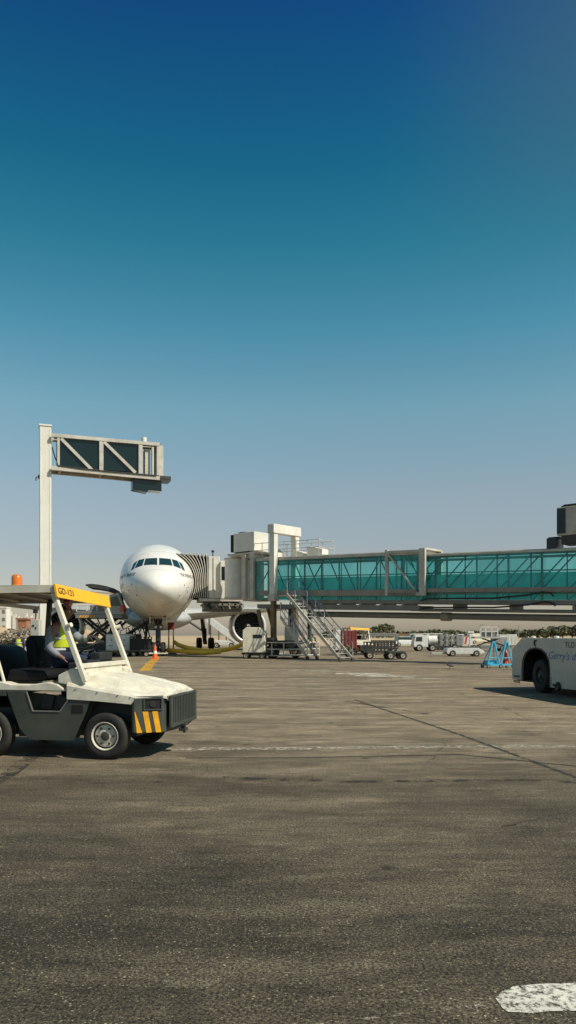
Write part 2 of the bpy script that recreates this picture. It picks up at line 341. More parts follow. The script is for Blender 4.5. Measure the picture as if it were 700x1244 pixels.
# ------------------------------------------------------------------ the ground
def ground_mat():
    m, t, b = base_mat('weathered_apron'); N = t.nodes.new; L = t.links.new
    co = N('ShaderNodeTexCoord'); sp = N('ShaderNodeSeparateXYZ'); L(co.outputs['Object'], sp.inputs[0])
    def noise(scale, det=4, rough=.6, st=(1, 1, 1)):
        mp = N('ShaderNodeMapping'); mp.inputs['Scale'].default_value = st; L(co.outputs['Object'], mp.inputs[0])
        n = N('ShaderNodeTexNoise'); n.inputs['Scale'].default_value = scale; n.inputs['Detail'].default_value = det; n.inputs['Roughness'].default_value = rough
        L(mp.outputs[0], n.inputs['Vector']); return n.outputs['Fac']
    def rng(x, a, b_, c, d, smooth=True):
        r = N('ShaderNodeMapRange'); r.interpolation_type = 'SMOOTHSTEP' if smooth else 'LINEAR'
        for k, v in zip(('From Min', 'From Max', 'To Min', 'To Max'), (a, b_, c, d)): r.inputs[k].default_value = v
        L(x, r.inputs['Value']); return r.outputs[0]
    def mix(f, a, b_):
        x = N('ShaderNodeMix'); x.data_type = 'RGBA'
        L(f, x.inputs['Factor'])
        for s_, k in ((a, 'A'), (b_, 'B')):
            if isinstance(s_, tuple): x.inputs[k].default_value = (*s_, 1)
            else: L(s_, x.inputs[k])
        return x.outputs['Result']
    def mul(c, f):
        v = N('ShaderNodeVectorMath'); v.operation = 'SCALE'; L(c, v.inputs[0]); L(f, v.inputs['Scale']); return v.outputs[0]
    def math2(op, a, b_):
        x = N('ShaderNodeMath'); x.operation = op
        for i, s_ in enumerate((a, b_)):
            if isinstance(s_, (int, float)): x.inputs[i].default_value = s_
            else: L(s_, x.inputs[i])
        return x.outputs[0]
    big = noise(.22, 6, .66, (.8, 1.2, 1)); mid = noise(1.0, 7, .72, (.7, 1.35, 1)); streak = noise(.8, 7, .74, (.22, 1.3, 1))
    fine = noise(62, 3, .75); grain = noise(170, 2, .8)
    # a darker tone near the camera passes into a paler one further out
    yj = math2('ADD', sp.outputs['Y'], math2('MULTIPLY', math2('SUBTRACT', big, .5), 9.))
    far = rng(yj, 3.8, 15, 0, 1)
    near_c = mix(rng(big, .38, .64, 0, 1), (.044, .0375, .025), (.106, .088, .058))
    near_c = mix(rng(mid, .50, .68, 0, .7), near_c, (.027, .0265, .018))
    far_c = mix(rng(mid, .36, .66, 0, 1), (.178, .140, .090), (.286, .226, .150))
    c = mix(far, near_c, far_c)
    c = mul(c, rng(streak, .34, .68, .76, 1.18))
    c = mul(c, rng(fine, .38, .62, .34, 1.80))
    vo = N('ShaderNodeTexVoronoi'); vo.inputs['Scale'].default_value = 105; L(co.outputs['Object'], vo.inputs['Vector'])
    vc = N('ShaderNodeSeparateColor'); L(vo.outputs['Color'], vc.inputs[0])
    stone = math2('MULTIPLY', rng(vo.outputs['Distance'], .25, .5, 1, 0), rng(vc.outputs[0], .80, .95, 0, .75))
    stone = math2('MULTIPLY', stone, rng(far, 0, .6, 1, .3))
    c = mix(stone, c, (.40, .35, .23))
    v3 = N('ShaderNodeTexVoronoi'); v3.inputs['Scale'].default_value = 46; v3.inputs['Randomness'].default_value = 1; L(co.outputs['Object'], v3.inputs['Vector'])
    v3c = N('ShaderNodeSeparateColor'); L(v3.outputs['Color'], v3c.inputs[0])
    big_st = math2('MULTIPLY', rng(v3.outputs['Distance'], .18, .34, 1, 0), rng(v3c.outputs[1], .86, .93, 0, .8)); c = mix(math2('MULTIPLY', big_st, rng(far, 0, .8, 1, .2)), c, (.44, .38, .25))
    pit = math2('MULTIPLY', rng(v3.outputs['Distance'], .2, .42, 1, 0), rng(v3c.outputs[2], .72, .82, 0, .75)); c = mix(pit, c, (.014, .014, .011))
    patch = noise(1.5, 9, .80, (.7, 1.25, 1)); c = mix(rng(patch, .52, .60, 0, .45), c, mul(c, rng(patch, .0, 1., 1.1, 1.9)))
    dark = noise(1.3, 9, .82, (.5, 1.3, 1)); c = mul(c, rng(dark, .43, .52, .74, 1.0))
    scr = noise(7., 6, .75, (.28, 1.2, 1)); c = mul(c, rng(scr, .36, .64, .82, 1.16))
    wheel_track = noise(.32, 4, .6, (.05, 1.0, 1)); c = mul(c, rng(wheel_track, .56, .64, 1.0, .82))
    # oil spots and rubbed-in rubber
    oil = rng(noise(.55, 3, .5, (.8, 1.2, 1)), .66, .74, 0, .55); c = mix(oil, c, (.025, .024, .02))
    sp1 = N('ShaderNodeTexVoronoi'); sp1.inputs['Scale'].default_value = 1.1; L(co.outputs['Object'], sp1.inputs['Vector'])
    c = mix(rng(sp1.outputs['Distance'], .03, .10, .7, 0), c, (.018, .017, .015))
    L(c, b.inputs['Base Color']); b.inputs['Roughness'].default_value = .88
    b.inputs['Specular IOR Level'].default_value = .25
    bp = N('ShaderNodeBump'); bp.inputs['Strength'].default_value = .55; bp.inputs['Distance'].default_value = .008
    L(math2('ADD', fine, math2('MULTIPLY', grain, .6)), bp.inputs['Height']); L(bp.outputs[0], b.inputs['Normal'])
    return m
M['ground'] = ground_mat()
M['sand'] = mat('pale_sand', (.46, .34, .20), .95, var=.3, scale=.06, dirt=(.30, .23, .14), dirt_amt=.5, stretch=(.5, 2, 1))
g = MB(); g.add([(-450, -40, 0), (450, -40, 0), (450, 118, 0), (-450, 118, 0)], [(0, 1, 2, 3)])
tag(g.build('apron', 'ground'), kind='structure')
g = MB(); g.add([(-3500, 118, 0), (3500, 118, 0), (3500, 6500, 0), (-3500, 6500, 0)], [(0, 1, 2, 3)])
tag(g.build('sand_plain', 'sand'), kind='structure')

def paint_mat(name, c, wear=.5, under=(.10, .085, .06), scale=9):
    m, t, b = base_mat(name); N = t.nodes.new; L = t.links.new
    co = N('ShaderNodeTexCoord'); n = N('ShaderNodeTexNoise'); n.inputs['Scale'].default_value = scale; n.inputs['Detail'].default_value = 8; n.inputs['Roughness'].default_value = .8
    L(co.outputs['Object'], n.inputs['Vector'])
    r = N('ShaderNodeMapRange'); r.inputs['From Min'].default_value = wear-.06; r.inputs['From Max'].default_value = wear+.06; L(n.outputs['Fac'], r.inputs['Value'])
    n2 = N('ShaderNodeTexNoise'); n2.inputs['Scale'].default_value = scale*.12; n2.inputs['Detail'].default_value = 3; L(co.outputs['Object'], n2.inputs['Vector'])
    k = N('ShaderNodeMapRange'); k.inputs['From Min'].default_value = .3; k.inputs['From Max'].default_value = .7; k.inputs['To Min'].default_value = .75; k.inputs['To Max'].default_value = 1.1
    L(n2.outputs['Fac'], k.inputs['Value'])
    v = N('ShaderNodeVectorMath'); v.operation = 'SCALE'; v.inputs[0].default_value = c; L(k.outputs[0], v.inputs['Scale'])
    L(v.outputs[0], b.inputs['Base Color']); b.inputs['Roughness'].default_value = .85
    al = N('ShaderNodeMath'); al.operation = 'SUBTRACT'; al.inputs[0].default_value = 1; L(r.outputs[0], al.inputs[1]); L(al.outputs[0], b.inputs['Alpha'])
    return m
M['line_white'] = paint_mat('worn_white_line', (.55, .51, .41), .465, scale=12)
M['line_bold'] = paint_mat('white_line', (.66, .63, .54), .53, scale=26)
M['patch'] = paint_mat('worn_pale_patch', (.58, .54, .44), .52, scale=2.2)
M['line_thin'] = paint_mat('faded_white_line', (.42, .38, .30), .44, scale=20)
M['line_yellow'] = paint_mat('worn_yellow_line', (.62, .33, .03), .56)
M['tar_shadow'] = paint_mat('tar_and_shadow_line', (.022, .021, .018), .60, scale=3)  # one colour for tar lines and the painted bridge shadow
M['joint'] = paint_mat('old_tar_joint', (.035, .032, .024), .53, scale=5)
M['skid'] = paint_mat('rubber_skid', (.03, .028, .022), .46, scale=4)
def strip(name, pts, wd, material, z=.004):
    mb = MB(); pts = [Vector((p[0], p[1], z)) for p in pts]; vs = []
    for i, p in enumerate(pts):
        d = (pts[min(i+1, len(pts)-1)]-pts[max(i-1, 0)]).normalized(); n = Vector((-d.y, d.x, 0)); ww = wd if not isinstance(wd, (list, tuple)) else wd[i]
        vs += [p+n*ww/2, p-n*ww/2]
    mb.add(vs, [(2*i, 2*i+1, 2*i+3, 2*i+2) for i in range(len(pts)-1)])
    return tag(mb.build(name, material), kind='structure')
a, b_ = G(195, 910.5), G(900, 904.5); strip('painted_line', [a, a.lerp(b_, .5), b_], .26, 'line_white')
mb = MB(); q = [(603, 1215), (606, 1211), (611, 1206), (617, 1202), (623, 1199.5), (640, 1198), (662, 1196.5), (684, 1195), (704, 1193.5), (760, 1192), (900, 1190), (900, 1222), (760, 1227), (712, 1228.5), (692, 1229.5), (668, 1230.2), (646, 1231), (628, 1231), (616, 1230), (609, 1224.5), (606, 1219)]
rj = random.Random(4); q = [G(x+rj.uniform(-1.6, 1.6), y+rj.uniform(-1.0, 1.0)) for x, y in q]
mb.add([(v.x, v.y, .004) for v in q], [tuple(range(len(q)))]); tag(mb.build('painted_line', 'line_bold'), kind='structure')
def crack(pts, wd, m_='tar_shadow', seed=1):
    rj = random.Random(seed); out = []
    for i in range(len(pts)-1):
        for k in range(9):
            t = k/9; x = pts[i][0]+(pts[i+1][0]-pts[i][0])*t; y = pts[i][1]+(pts[i+1][1]-pts[i][1])*t; out.append(G(x+rj.uniform(-5, 5), y+rj.uniform(-.9, .9)))
    strip('pavement_crack', out, [wd*rj.uniform(.3, 1.4) for _ in out], m_, .008)
crack([(545, 900), (520, 925), (560, 940)], .012, 'skid', seed=2); crack([(430, 852), (445, 872), (540, 890)], .018, 'skid', seed=3); crack([(250, 925), (246, 975), (275, 1010)], .006, 'skid', seed=5)
crack([(330, 880), (395, 884), (470, 879)], .03, 'skid', 7); crack([(560, 842), (640, 872), (700, 880)], .05, 'skid', 9); crack([(610, 1005), (700, 985)], .012, seed=11)
strip('painted_line', [G(380, 1247), G(490, 1233), G(604, 1220)], .022, 'line_thin')
strip('tar_and_shadow_line', [G(430, 850), G(560, 893), G(720, 952)], .07, 'joint')
strip('tar_and_shadow_line', [G(700, 931), G(560, 917), G(350, 921), G(225, 921)], .03, 'tar_shadow', .006)
strip('tar_and_shadow_line', [G(-30, 965), G(12, 940), G(46, 914)], .2, 'skid', .006)
strip('skid_mark', [G(270, 945), G(420, 950), G(640, 948), G(760, 953)], .12, 'skid', .007)
strip('skid_mark', [G(290, 848), G(420, 852), G(520, 868)], .14, 'skid', .007)
for y, x0, x1, wd in ((818.5, 408, 478, 1.5), (821, 430, 505, 1.3), (815, 350, 430, .4), (823.5, 470, 540, .5)):
    strip('painted_patch', [G(x0, y), G((x0+x1)/2, y+.3), G(x1, y+1.2)], [wd*.5, wd, wd*.3], 'patch', .005)
strip('painted_line', [G(176, 815), G(183, 806), G(189, 800.5), (-10.0, 58.0, 0)], .5, 'line_yellow')
for y in (803.6, 807.0, 812.5):  # dark lines painted in as the bridge's cast shadow on the apron
    strip('tar_and_shadow_line', [G(180, y-1.2), G(420, y), G(800, y+1.6)], .22 if y < 810 else .16, 'tar_shadow', .006)

# ------------------------------------------------------------------ people
def hand_chain(J, E, wrist_i, wrist, d, palm_n, s=1., curl=.55):
    """palm and five bent fingers grown from the wrist joint"""
    d = Vector(d).normalized(); n = Vector(palm_n).normalized(); sd = d.cross(n).normalized()
    pc = Vector(wrist)+d*.055*s
    J.append((pc, (.020*s, .036*s))); pi = len(J)-1; E.append((wrist_i, pi))
    for k, (o, L) in enumerate(((-.030, .075), (-.010, .085), (.011, .08), (.030, .062))):
        b = pc+d*.042*s+sd*o*s; J.append((b, .0100*s)); E.append((pi, len(J)-1))
        m = b+(d*math.cos(curl)+n*math.sin(curl))*L*.5*s; J.append((m, .0088*s)); E.append((len(J)-2, len(J)-1))
        t = m+(d*math.cos(curl*2.6)+n*math.sin(curl*2.6))*L*.5*s; J.append((t, .0072*s)); E.append((len(J)-2, len(J)-1))
    b = Vector(wrist)+d*.03*s-sd*.036*s; J.append((b, .0125*s)); E.append((wrist_i, len(J)-1))
    t = b+(d*.6-sd*.55+n*.5).normalized()*.045*s; J.append((t, .0095*s)); E.append((len(J)-2, len(J)-1))
    t2 = t+(d*.8+n*.5).normalized()*.03*s; J.append((t2, .008*s)); E.append((len(J)-2, len(J)-1))
def head_mesh(c, fwd, up=(0, 0, 1), s=1.):
    """skull, jaw, nose, brows, lips and ears in one small surface"""
    bm = bmesh.new(); bmesh.ops.create_icosphere(bm, subdivisions=4, radius=1)
    f = Vector(fwd).normalized(); u = Vector(up); l = u.cross(f).normalized(); u = f.cross(l)
    out = []
    for v in bm.verts:
        x, y, z = v.co          # x forward, y left, z up
        X, Y, Z = x*.098, y*.075, z*.118
        if z < 0: Y *= 1-.28*(-z)**1.2; X *= 1-.10*(-z) if x > 0 else 1-.35*(-z)
        if x > 0:
            g = lambda a, b, c_, sy, sz: math.exp(-((y-a)/sy)**2-((z-b)/sz)**2)*c_
            X += g(0, -.12, .024, .16, .20)+g(0, -.02, .012, .12, .22)-g(.36, .06, .012, .2, .13)-g(-.36, .06, .012, .2, .13)
            X += g(0, .2, .006, .5, .1)+g(0, -.46, .008, .26, .06)+g(0, -.58, .008, .24, .06)-g(0, -.52, .006, .24, .03)+g(0, -.84, .010, .26, .14)
        e = math.exp(-((x+.05)/.16)**2-((z+.02)/.24)**2)
        if abs(y) > .6: Y += math.copysign(.020*e, y)
        out.append(Vector(c)+(f*X+l*Y+u*Z)*s)
    fs = [tuple(q.index for q in p.verts) for p in bm.faces]; bm.free()
    return out, fs
def hair_mesh(c, fwd, s=1., low=-.15):
    bm = bmesh.new(); bmesh.ops.create_icosphere(bm, subdivisions=3, radius=1)
    dl = [v for v in bm.verts if (v.co.x > .55 and v.co.z < .45) or v.co.z < low-.5*max(0, -v.co.x)*0-.2*(v.co.x < -.2) or (v.co.x > .1 and v.co.z < .1)]
    bmesh.ops.delete(bm, geom=dl, context='VERTS'); bm.verts.index_update()
    f = Vector(fwd).normalized(); u = Vector((0, 0, 1)); l = u.cross(f)
    vs = [Vector(c)+(f*v.co.x*.106+l*v.co.y*.083+u*v.co.z*.128)*s for v in bm.verts]
    fs = [tuple(q.index for q in p.verts) for p in bm.faces]; bm.free()
    return vs, fs
def chain(pts):
    return pts, [(i, i+1) for i in range(len(pts)-1)]

def small_person(label, loc, heading, shirt='navy', vest=True, arm=0., group=None, helmet=None, crouch=False):
    """a standing figure, 1.74 m, facing local +x"""
    J = []; E = []
    def cr(co):                                     # squatting: hips sink, knees come forward, trunk leans
        x, y, z = co
        if not crouch: return Vector(co)
        if z >= .83: return Vector((x-.12+(z-.93)*.45, y, .40+(z-.93)*.92))
        if z > .3: return Vector((x+.30, y*1.25, z))
        return Vector(co)
    def j(co, r, frm=None):
        J.append((cr(co), r))
        if frm is not None: E.append((frm, len(J)-1))
        return len(J)-1
    p = j((0, 0, .93), (.12, .155)); s1 = j((0, 0, 1.15), (.105, .14), p); ch = j((.01, 0, 1.36), (.11, .17), s1); nk = j((.01, 0, 1.47), .062, ch); hd = j((.02, 0, 1.56), .055, nk)
    for s in (-1, 1):
        sh = j((0, .18*s, 1.40), .062, ch); eb = j((-.03+arm*.15, .25*s, 1.13), .046, sh); wr = j((.06+arm*.25, .24*s, .90+arm*.25), .032, eb)
        hand_chain(J, E, wr, J[wr][0], (.2+arm, 0, -1+arm*.6), (1, 0, .2), curl=.4)
        hp = j((0, .095*s, .88), .095, p); kn = j((.02, .11*s, .48), .062, hp); an = j((-.02, .12*s, .09), .042, kn); to = j((.13, .13*s, .045), .04, an)
    mb = MB(); mesh_to_mb(mb, skin_mesh(J, E, 1))
    vs, fs = head_mesh(cr((.03, 0, 1.62)), (1, 0, 0)); mb.add(vs, fs)
    o = mb.build('person', 'skin', None, smooth=True, angle=80); tag(o, label, 'person', group)
    o.location = loc; o.rotation_euler = (0, 0, heading)
    def cloth(name, js, es, m, sub=1, **k):
        q = MB(); mesh_to_mb(q, skin_mesh([(cr(a_), r_) for a_, r_ in js], es, sub)); return q.build(name, m, o, smooth=True, angle=80)
    tr = [((0, 0, .97), (.135, .17)), ((0, .095, .86), .11), ((.02, .11, .48), .082), ((-.02, .12, .10), .068), ((0, -.095, .86), .11), ((.02, -.11, .48), .082), ((-.02, -.12, .10), .068)]
    cloth('trousers', tr, [(0, 1), (1, 2), (2, 3), (0, 4), (4, 5), (5, 6)], 'navy')
    st = [((0, 0, .98), (.135, .17)), ((0, 0, 1.16), (.122, .155)), ((.01, 0, 1.37), (.128, .185)), ((.01, 0, 1.45), (.075, .08))]
    es = [(0, 1), (1, 2), (2, 3)]
    for s in (-1, 1):
        k = len(st); st += [((0, .18*s, 1.40), .075), ((-.03+arm*.15, .25*s, 1.13), .06), ((.05+arm*.22, .24*s, .93+arm*.22), .046)]; es += [(2, k), (k, k+1), (k+1, k+2)]
    cloth('shirt', st, es, shirt)
    if vest:
        vj = [((0, 0, .95), (.15, .185)), ((0, 0, 1.16), (.14, .172)), ((.01, 0, 1.36), (.145, .20)), ((.01, 0, 1.44), (.10, .13))]
        cloth('vest', vj, [(0, 1), (1, 2), (2, 3)], 'vest')
        q = MB()
        for z in (1.05, 1.22):
            q.loft([[cr((.158*math.cos(a), .192*math.sin(a), zz)) for a in [i*math.pi/10 for i in range(20)]] for zz in (z, z+.05)], cap=False)
        q.build('reflective_band', 'tape', o)
    q = MB()
    for s in (-1, 1): q.loft([[Vector((x, .12*s+y*wd, z)) for x, z in ((-.10, .0), (.17, .0), (.18, .05), (.08, .10), (-.02, .14), (-.10, .14))] for y, wd in ((-1, .05), (1, .05))])
    q.build('boots', 'boot', o, bevel=.012)
    q = MB(); vs, fs = hair_mesh(cr((.03, 0, 1.62)), (1, 0, 0)); q.add(vs, fs); q.build('hair' if not helmet else 'helmet', helmet or 'hair', o, smooth=True, angle=80)
    return o

# ------------------------------------------------------------------ baggage tractor
def make_tractor(name, label, loc, rz):
    t = thing(name, label, 'tow tractor', loc, rz, 'baggage tow tractors')
    # lower body: dark side plates with the foot step cut out, belly and front block
    side = [(-1.05, .23), (-.44, .23), (-.20, .755), (-.48, .775), (-.62, .61), (-1.00, .61), (-1.09, .87), (-1.38, .87), (-1.19, .38)]
    b = MB()
    for y in (-.80, .76): b.prism(side, y, y+.04)
    for y in (-.62, .60): b.prism([(-1.3, .25), (-.44, .25), (-.2, .76), (-1.3, .86)], y, y+.02)
    b.bx(-1.06, -.5, -.76, .76, .595, .615)                              # step tread
    b.bx(-2.5, .3, -.45, .45, .26, .62)                                   # chassis
    b.bx(-.45, .40, -.50, .50, .45, .80)
    b.bx(-2.6, -1.38, -.80, .80, .80, .872)                               # rear fender tops
    b.bx(-2.6, -2.0, -.80, -.76, .38, .80); b.bx(-2.6, -2.0, .76, .80, .38, .80)
    b.bx(-2.62, -2.58, -.80, .80, .35, .872)
    plan = [(.36, -.80), (.40, -.805), (.725, -.63), (.77, -.3), (.78, 0), (.77, .3), (.725, .63), (.40, .805), (.36, .80)]
    body = b.build('body', 'tractor_dark', t, bevel=.008)
    q = MB(); q.loft([[Vector((x, y, .335+.02*abs(y))) for x, y in plan], [Vector((x, y, .825)) for x, y in plan]])
    q.build('front_bumper', 'tractor_dark', t, bevel=.015)
    # light-worn step edge
    for y in (-.803, .803):
        q = MB()
        for p, r in (((-1.085, .86), (-1.0, .612)), ((-1.0, .612), (-.62, .612)), ((-.62, .612), (-.50, .765))):
            q.beam((p[0], y, p[1]), (r[0], y, r[1]), .012, .014, up=(0, 1, 0))
        q.build('step_edge', 'steel', t)
    for y in (-.66, .66):
        for pl in ([(-.98, .625), (-.80, .625), (-.76, .80), (-.92, .84)], [(-.72, .63), (-.6, .63), (-.52, .74), (-.70, .83)]):
            MB().prism(pl, y-.02, y+.02).build('battery_cover', 'black', t, bevel=.01)
    for y in (-.803, .803): MB().bx(-.45, -.30, y-.004, y+.004, .60, .70).build('side_slot', 'grille_dark', t)
    # cream hood with raised ridges and side fenders
    def sec(x, hw, zl, zs, zf, zr):
        pr = [(-hw, zl), (-hw-.003, zs-.05), (-hw+.02, zs-.012), (-hw+.07, zs), (-.475*hw/.82-.12, zf), (-.46*hw/.82-.08, zr-.02), (-.42*hw/.82-.05, zr), (-.30, zr+.004), (-.27, zr+.020), (-.21, zr+.022), (-.18, zr+.006),
              (0, zr+.012), (.18, zr+.006), (.21, zr+.022), (.27, zr+.020), (.30, zr+.004), (.42*hw/.82+.05, zr), (.46*hw/.82+.08, zr-.02), (.475*hw/.82+.12, zf), (hw-.07, zs), (hw-.02, zs-.012), (hw+.003, zs-.05), (hw, zl)]
        return [Vector((x, y, z)) for y, z in pr]
    q = MB(); q.loft([sec(-.52, .815, .775, 1.0, 1.02, 1.125), sec(-.1, .815, .755, .935, .965, 1.06), sec(.36, .815, .72, .868, .895, .975), sec(.41, .80, .79, .856, .882, .96),
                      sec(.63, .68, .80, .846, .87, .918), sec(.725, .625, .815, .838, .86, .892), sec(.772, .60, .82, .826, .838, .852)], closed=False, cap=True)
    hood = q.build('hood', 'cream', t, bevel=.012, smooth=True, angle=28)
    for s in (-1, 1):                                                     # bolts, hood seam and a small worn decal
        for x, z in ((-.40, .90), (-.1, .865), (.18, .83), (.35, .81)): MB().lathe([(.001, .004*s), (.008, .003*s), (.009, -.01*s)], (x, s*.821, z), 'y', 8).build('bolt', 'darksteel', hood)
    MB().tube([(-.50, -.475, 1.085), (-.1, -.472, 1.012), (.36, -.465, .936), (.62, -.42, .892)], .006, 5).build('hood_seam', 'grille_dark', hood)
    MB().tube([(-.50, .475, 1.085), (-.1, .472, 1.012), (.36, .465, .936), (.62, .42, .892)], .006, 5).build('hood_seam', 'grille_dark', hood)
    # front: recessed headlights, chevrons on both chamfers, grille
    for s in (-1, 1):
        a = Vector((.40, -.805*1, 0)); e = Vector((.725, -.63, 0))
        d = (e-a).normalized(); n = Vector((d.y, -d.x, 0))
        def pt(u, z, off): p = a+d*u+n*off; return Vector((p.x, p.y*(-s)*1.0 if s > 0 else p.y, z))
        def quad(us, off, off0=-.03):
            fr = [pt(u, z, off) for u, z in us]; bk = [pt(u, z, off0) for u, z in us]; m = MB(); k = len(us)
            m.add(fr+bk, [tuple(range(k)), tuple(range(2*k-1, k-1, -1))]+[(i, (i+1) % k, k+(i+1) % k, k+i) for i in range(k)]); return m
        # frame of the recess stands proud of a black well
        hl = quad([(.13, .655), (.34, .655), (.34, .785), (.13, .785)], .004).build('headlight_well', 'grille_dark', t)
        fr = MB()
        for us in ([(.115, .785), (.355, .785), (.355, .80), (.115, .80)], [(.115, .642), (.355, .642), (.355, .655), (.115, .655)], [(.115, .655), (.13, .655), (.13, .785), (.115, .785)], [(.34, .655), (.355, .655), (.355, .785), (.34, .785)]):
            z = quad(us, .018); fr.add(z.v, z.f)
        fr.build('well_frame', 'tractor_dark', hl)
        c = pt(.235, .72, .006); q = MB(); q.tube([c, c+Vector((n.x, n.y*(-s) if s > 0 else n.y, 0))*.008], .042, 14); q.build('headlight', mat_lamp, hl)
        st = MB()
        for k in range(3):
            u = .0+k*.122
            u1 = u+.07
            z = quad([(max(.002, u+.03), .355), (u1+.03, .355), (u1-.018 if k else u1-.06+.0, .625), (max(.002, u-.018), .625)], .006); st.add(z.v, z.f)
        st.build('chevron_stripe', 'yellow', t)
    q = MB(); q.bx(.76, .793, -.50, .50, .44, .79); gr = q.build('grille', 'grille_dark', t)
    q = MB()
    for k in range(15): y = -.49+k*.07; q.bx(.787, .81, y-.016, y+.016, .44, .79)
    q.bx(.785, .815, -.56, .56, .40, .445); q.bx(.785, .815, -.56, .56, .785, .815); q.bx(.785, .813, -.56, -.50, .445, .785); q.bx(.785, .813, .50, .56, .445, .785)
    q.build('grille_bars', 'tractor_dark', gr, bevel=.004)
    q = MB(); q.bx(.75, .84, -.07, .07, .30, .34).bx(.75, .84, -.07, .07, .37, .40).tube([(.81, 0, .27), (.81, 0, .42)], .02); q.build('tow_hook', 'darksteel', t)
    # wheels
    for x in (0, -1.62):
        for s in (-1, 1): add_wheel(t, (x, .715*s, .305), .305, .19, side=s)
    for x in (0, -1.62): MB().tube([(x, -.65, .305), (x, .65, .305)], .055).build('axle', 'darksteel', t)
    # upper: cream sill rails, dash cowl, seats
    for s in (-1, 1):
        ys = sorted((s*.80, s*.60)); q = MB()
        q.prism([(-2.3, .876), (-.53, .876), (-.66, .965), (-.80, .99), (-1.05, .955), (-1.3, .955), (-1.42, .985), (-2.3, .985)], *ys)
        q.build('sill_rail', 'cream', t, bevel=.012)
    q = MB()
    for s in (-1, 1):
        ys = sorted((s*.78, s*.62)); q.prism([(-.66, .985), (-.53, .955), (-.30, .96), (-.29, 1.13), (-.47, 1.175), (-.66, 1.08)], *ys)
    q.bx(-.50, -.34, -.62, .62, .95, 1.18)
    q.build('cowl', 'cream', t, bevel=.015)
    q = MB(); q.bx(-.62, -.42, -.58, .58, 1.10, 1.24).bx(-.60, -.44, .05, .5, 1.24, 1.36).bx(-.52, -.36, -.5, -.1, 1.20, 1.27); q.build('dashboard', 'black', t, bevel=.02)
    q = MB(); c = Vector((-.66, .25, 1.42)); ax = Vector((-.5, 0, .86)).normalized(); e1 = Vector((0, 1, 0)); e2 = ax.cross(e1)
    ring = [c+(e1*math.cos(k*math.pi/14)+e2*math.sin(k*math.pi/14))*.19 for k in range(29)]; q.tube(ring, .015, 8, cap=False)
    for k in range(3): a = k*2.094+.5; q.tube([c-ax*.03, c+(e1*math.cos(a)+e2*math.sin(a))*.185], .011, 6)
    q.tube([c-ax*.02, c-ax*.32], .03, 8); q.build('steering_wheel', 'black', t, smooth=True)
    for y in (.25, -.35):
        q = MB()
        if y > 0: q.loft([[Vector((x, y+dy*wd, z)) for x, z in ((-1.50, 1.10), (-1.36, 1.10), (-1.40, 1.50), (-1.44, 1.60), (-1.52, 1.60), (-1.57, 1.5))] for dy, wd in ((-1, .24), (1, .24))])
        q.loft([[Vector((x, y+dy, z)) for x, z in ((-1.50, .99), (-.92, .99), (-.88, 1.06), (-.93, 1.13), (-1.45, 1.15))] for dy in (-.26, .26)])
        q.build('seat', 'vinyl', t, bevel=.05, seg=4, smooth=True, angle=60)
    # rounded black cover over the rear deck
    q = MB(); n = 9
    q.loft([[Vector((-2.02+math.cos(a)*.37*k, y, .99+math.sin(a)*.48*k)) for a in [i*math.pi/(n-1) for i in range(n)]] for y, k in ((-.62, .6), (-.58, .92), (-.5, 1), (.5, 1), (.58, .92), (.62, .6))])
    q.build('engine_cover', 'vinyl', t, smooth=True, angle=50)
    q = MB(); q.tube([(-1.60, -.70, 1.28), (-1.55, -.70, 1.26), (-1.46, -.70, .97)], .022, 8); q.build('grab_handle', 'cream', t, smooth=True)
    # canopy on four posts
    q = MB(); q.bx(-2.55, -.70, -.80, .80, 2.205, 2.225); rf = q.build('canopy', 'bridge_under', t); rf.rotation_euler = (-R(2.4), 0, 0); rf.location = (0, -.08, -.025)
    q = MB(); q.prism([(-2.58, 2.15), (-.66, 2.15), (-.69, 2.252), (-2.58, 2.252)], -.835, -.80).prism([(-2.58, 2.15), (-.66, 2.15), (-.69, 2.252), (-2.58, 2.252)], .80, .835)
    q.bx(-2.61, -2.58, -.835, .835, 2.15, 2.252)
    for x in (-2.1, -1.6, -1.1): q.bx(x-.02, x+.02, -.80, .80, 2.17, 2.203)
    q.build('canopy_rail', 'canopy', rf, bevel=.006)
    q = MB(); q.prism([(-.655, 2.085), (-.62, 2.085), (-.66, 2.262), (-.695, 2.262)], -.86, .86)
    fa = q.build('canopy_front_panel', 'canopy_yellow', rf, bevel=.006)
    up = Vector((-.04, 0, .177)).normalized()
    add_text('lettering', 'GD-121', .12, (-.632, -.82, 2.14), (0, 1, 0), up, 'text_dark', fa, width=.44, lift=.006)
    for s in (-1, 1):
        ps = MB().beam((-.715, .785*s, 2.15), (-.27, .785*s, 1.0), .075, .06).build('canopy_post', 'cream', t, bevel=.006)
        MB().tube([(-.52, s*.80, 1.72), (-.45, s*.82, 1.74)], .03, 10).build('post_bracket', 'cream', ps)
        MB().beam((-1.56, .76*s, 2.18), (-1.64, .76*s, .98), .07, .055).build('canopy_post', 'tractor_dark', t, bevel=.006)
        MB().beam((-2.45, .76*s, 2.18), (-2.45, .76*s, .98), .06, .05).build('canopy_post', 'tractor_dark', t, bevel=.006)
    q = MB(); q.beam((-.345, -.79, 1.205), (-.345, .79, 1.205), .05, .06); q.build('windscreen_bar', 'cream', t, bevel=.006)
    bc = MB(); bc.lathe([(.088, 2.226), (.088, 2.262), (.078, 2.275), (.001, 2.275)], (-1.36, -.56, 0), 'z', 20); be = bc.build('beacon', 'yellow', t, smooth=True, angle=40)
    q = MB(); q.lathe([(.072, 2.275), (.071, 2.375), (.064, 2.405), (.045, 2.418), (.001, 2.422)], (-1.36, -.56, 0), 'z', 20); q.build('beacon_lens', 'orange', be, smooth=True, angle=60)
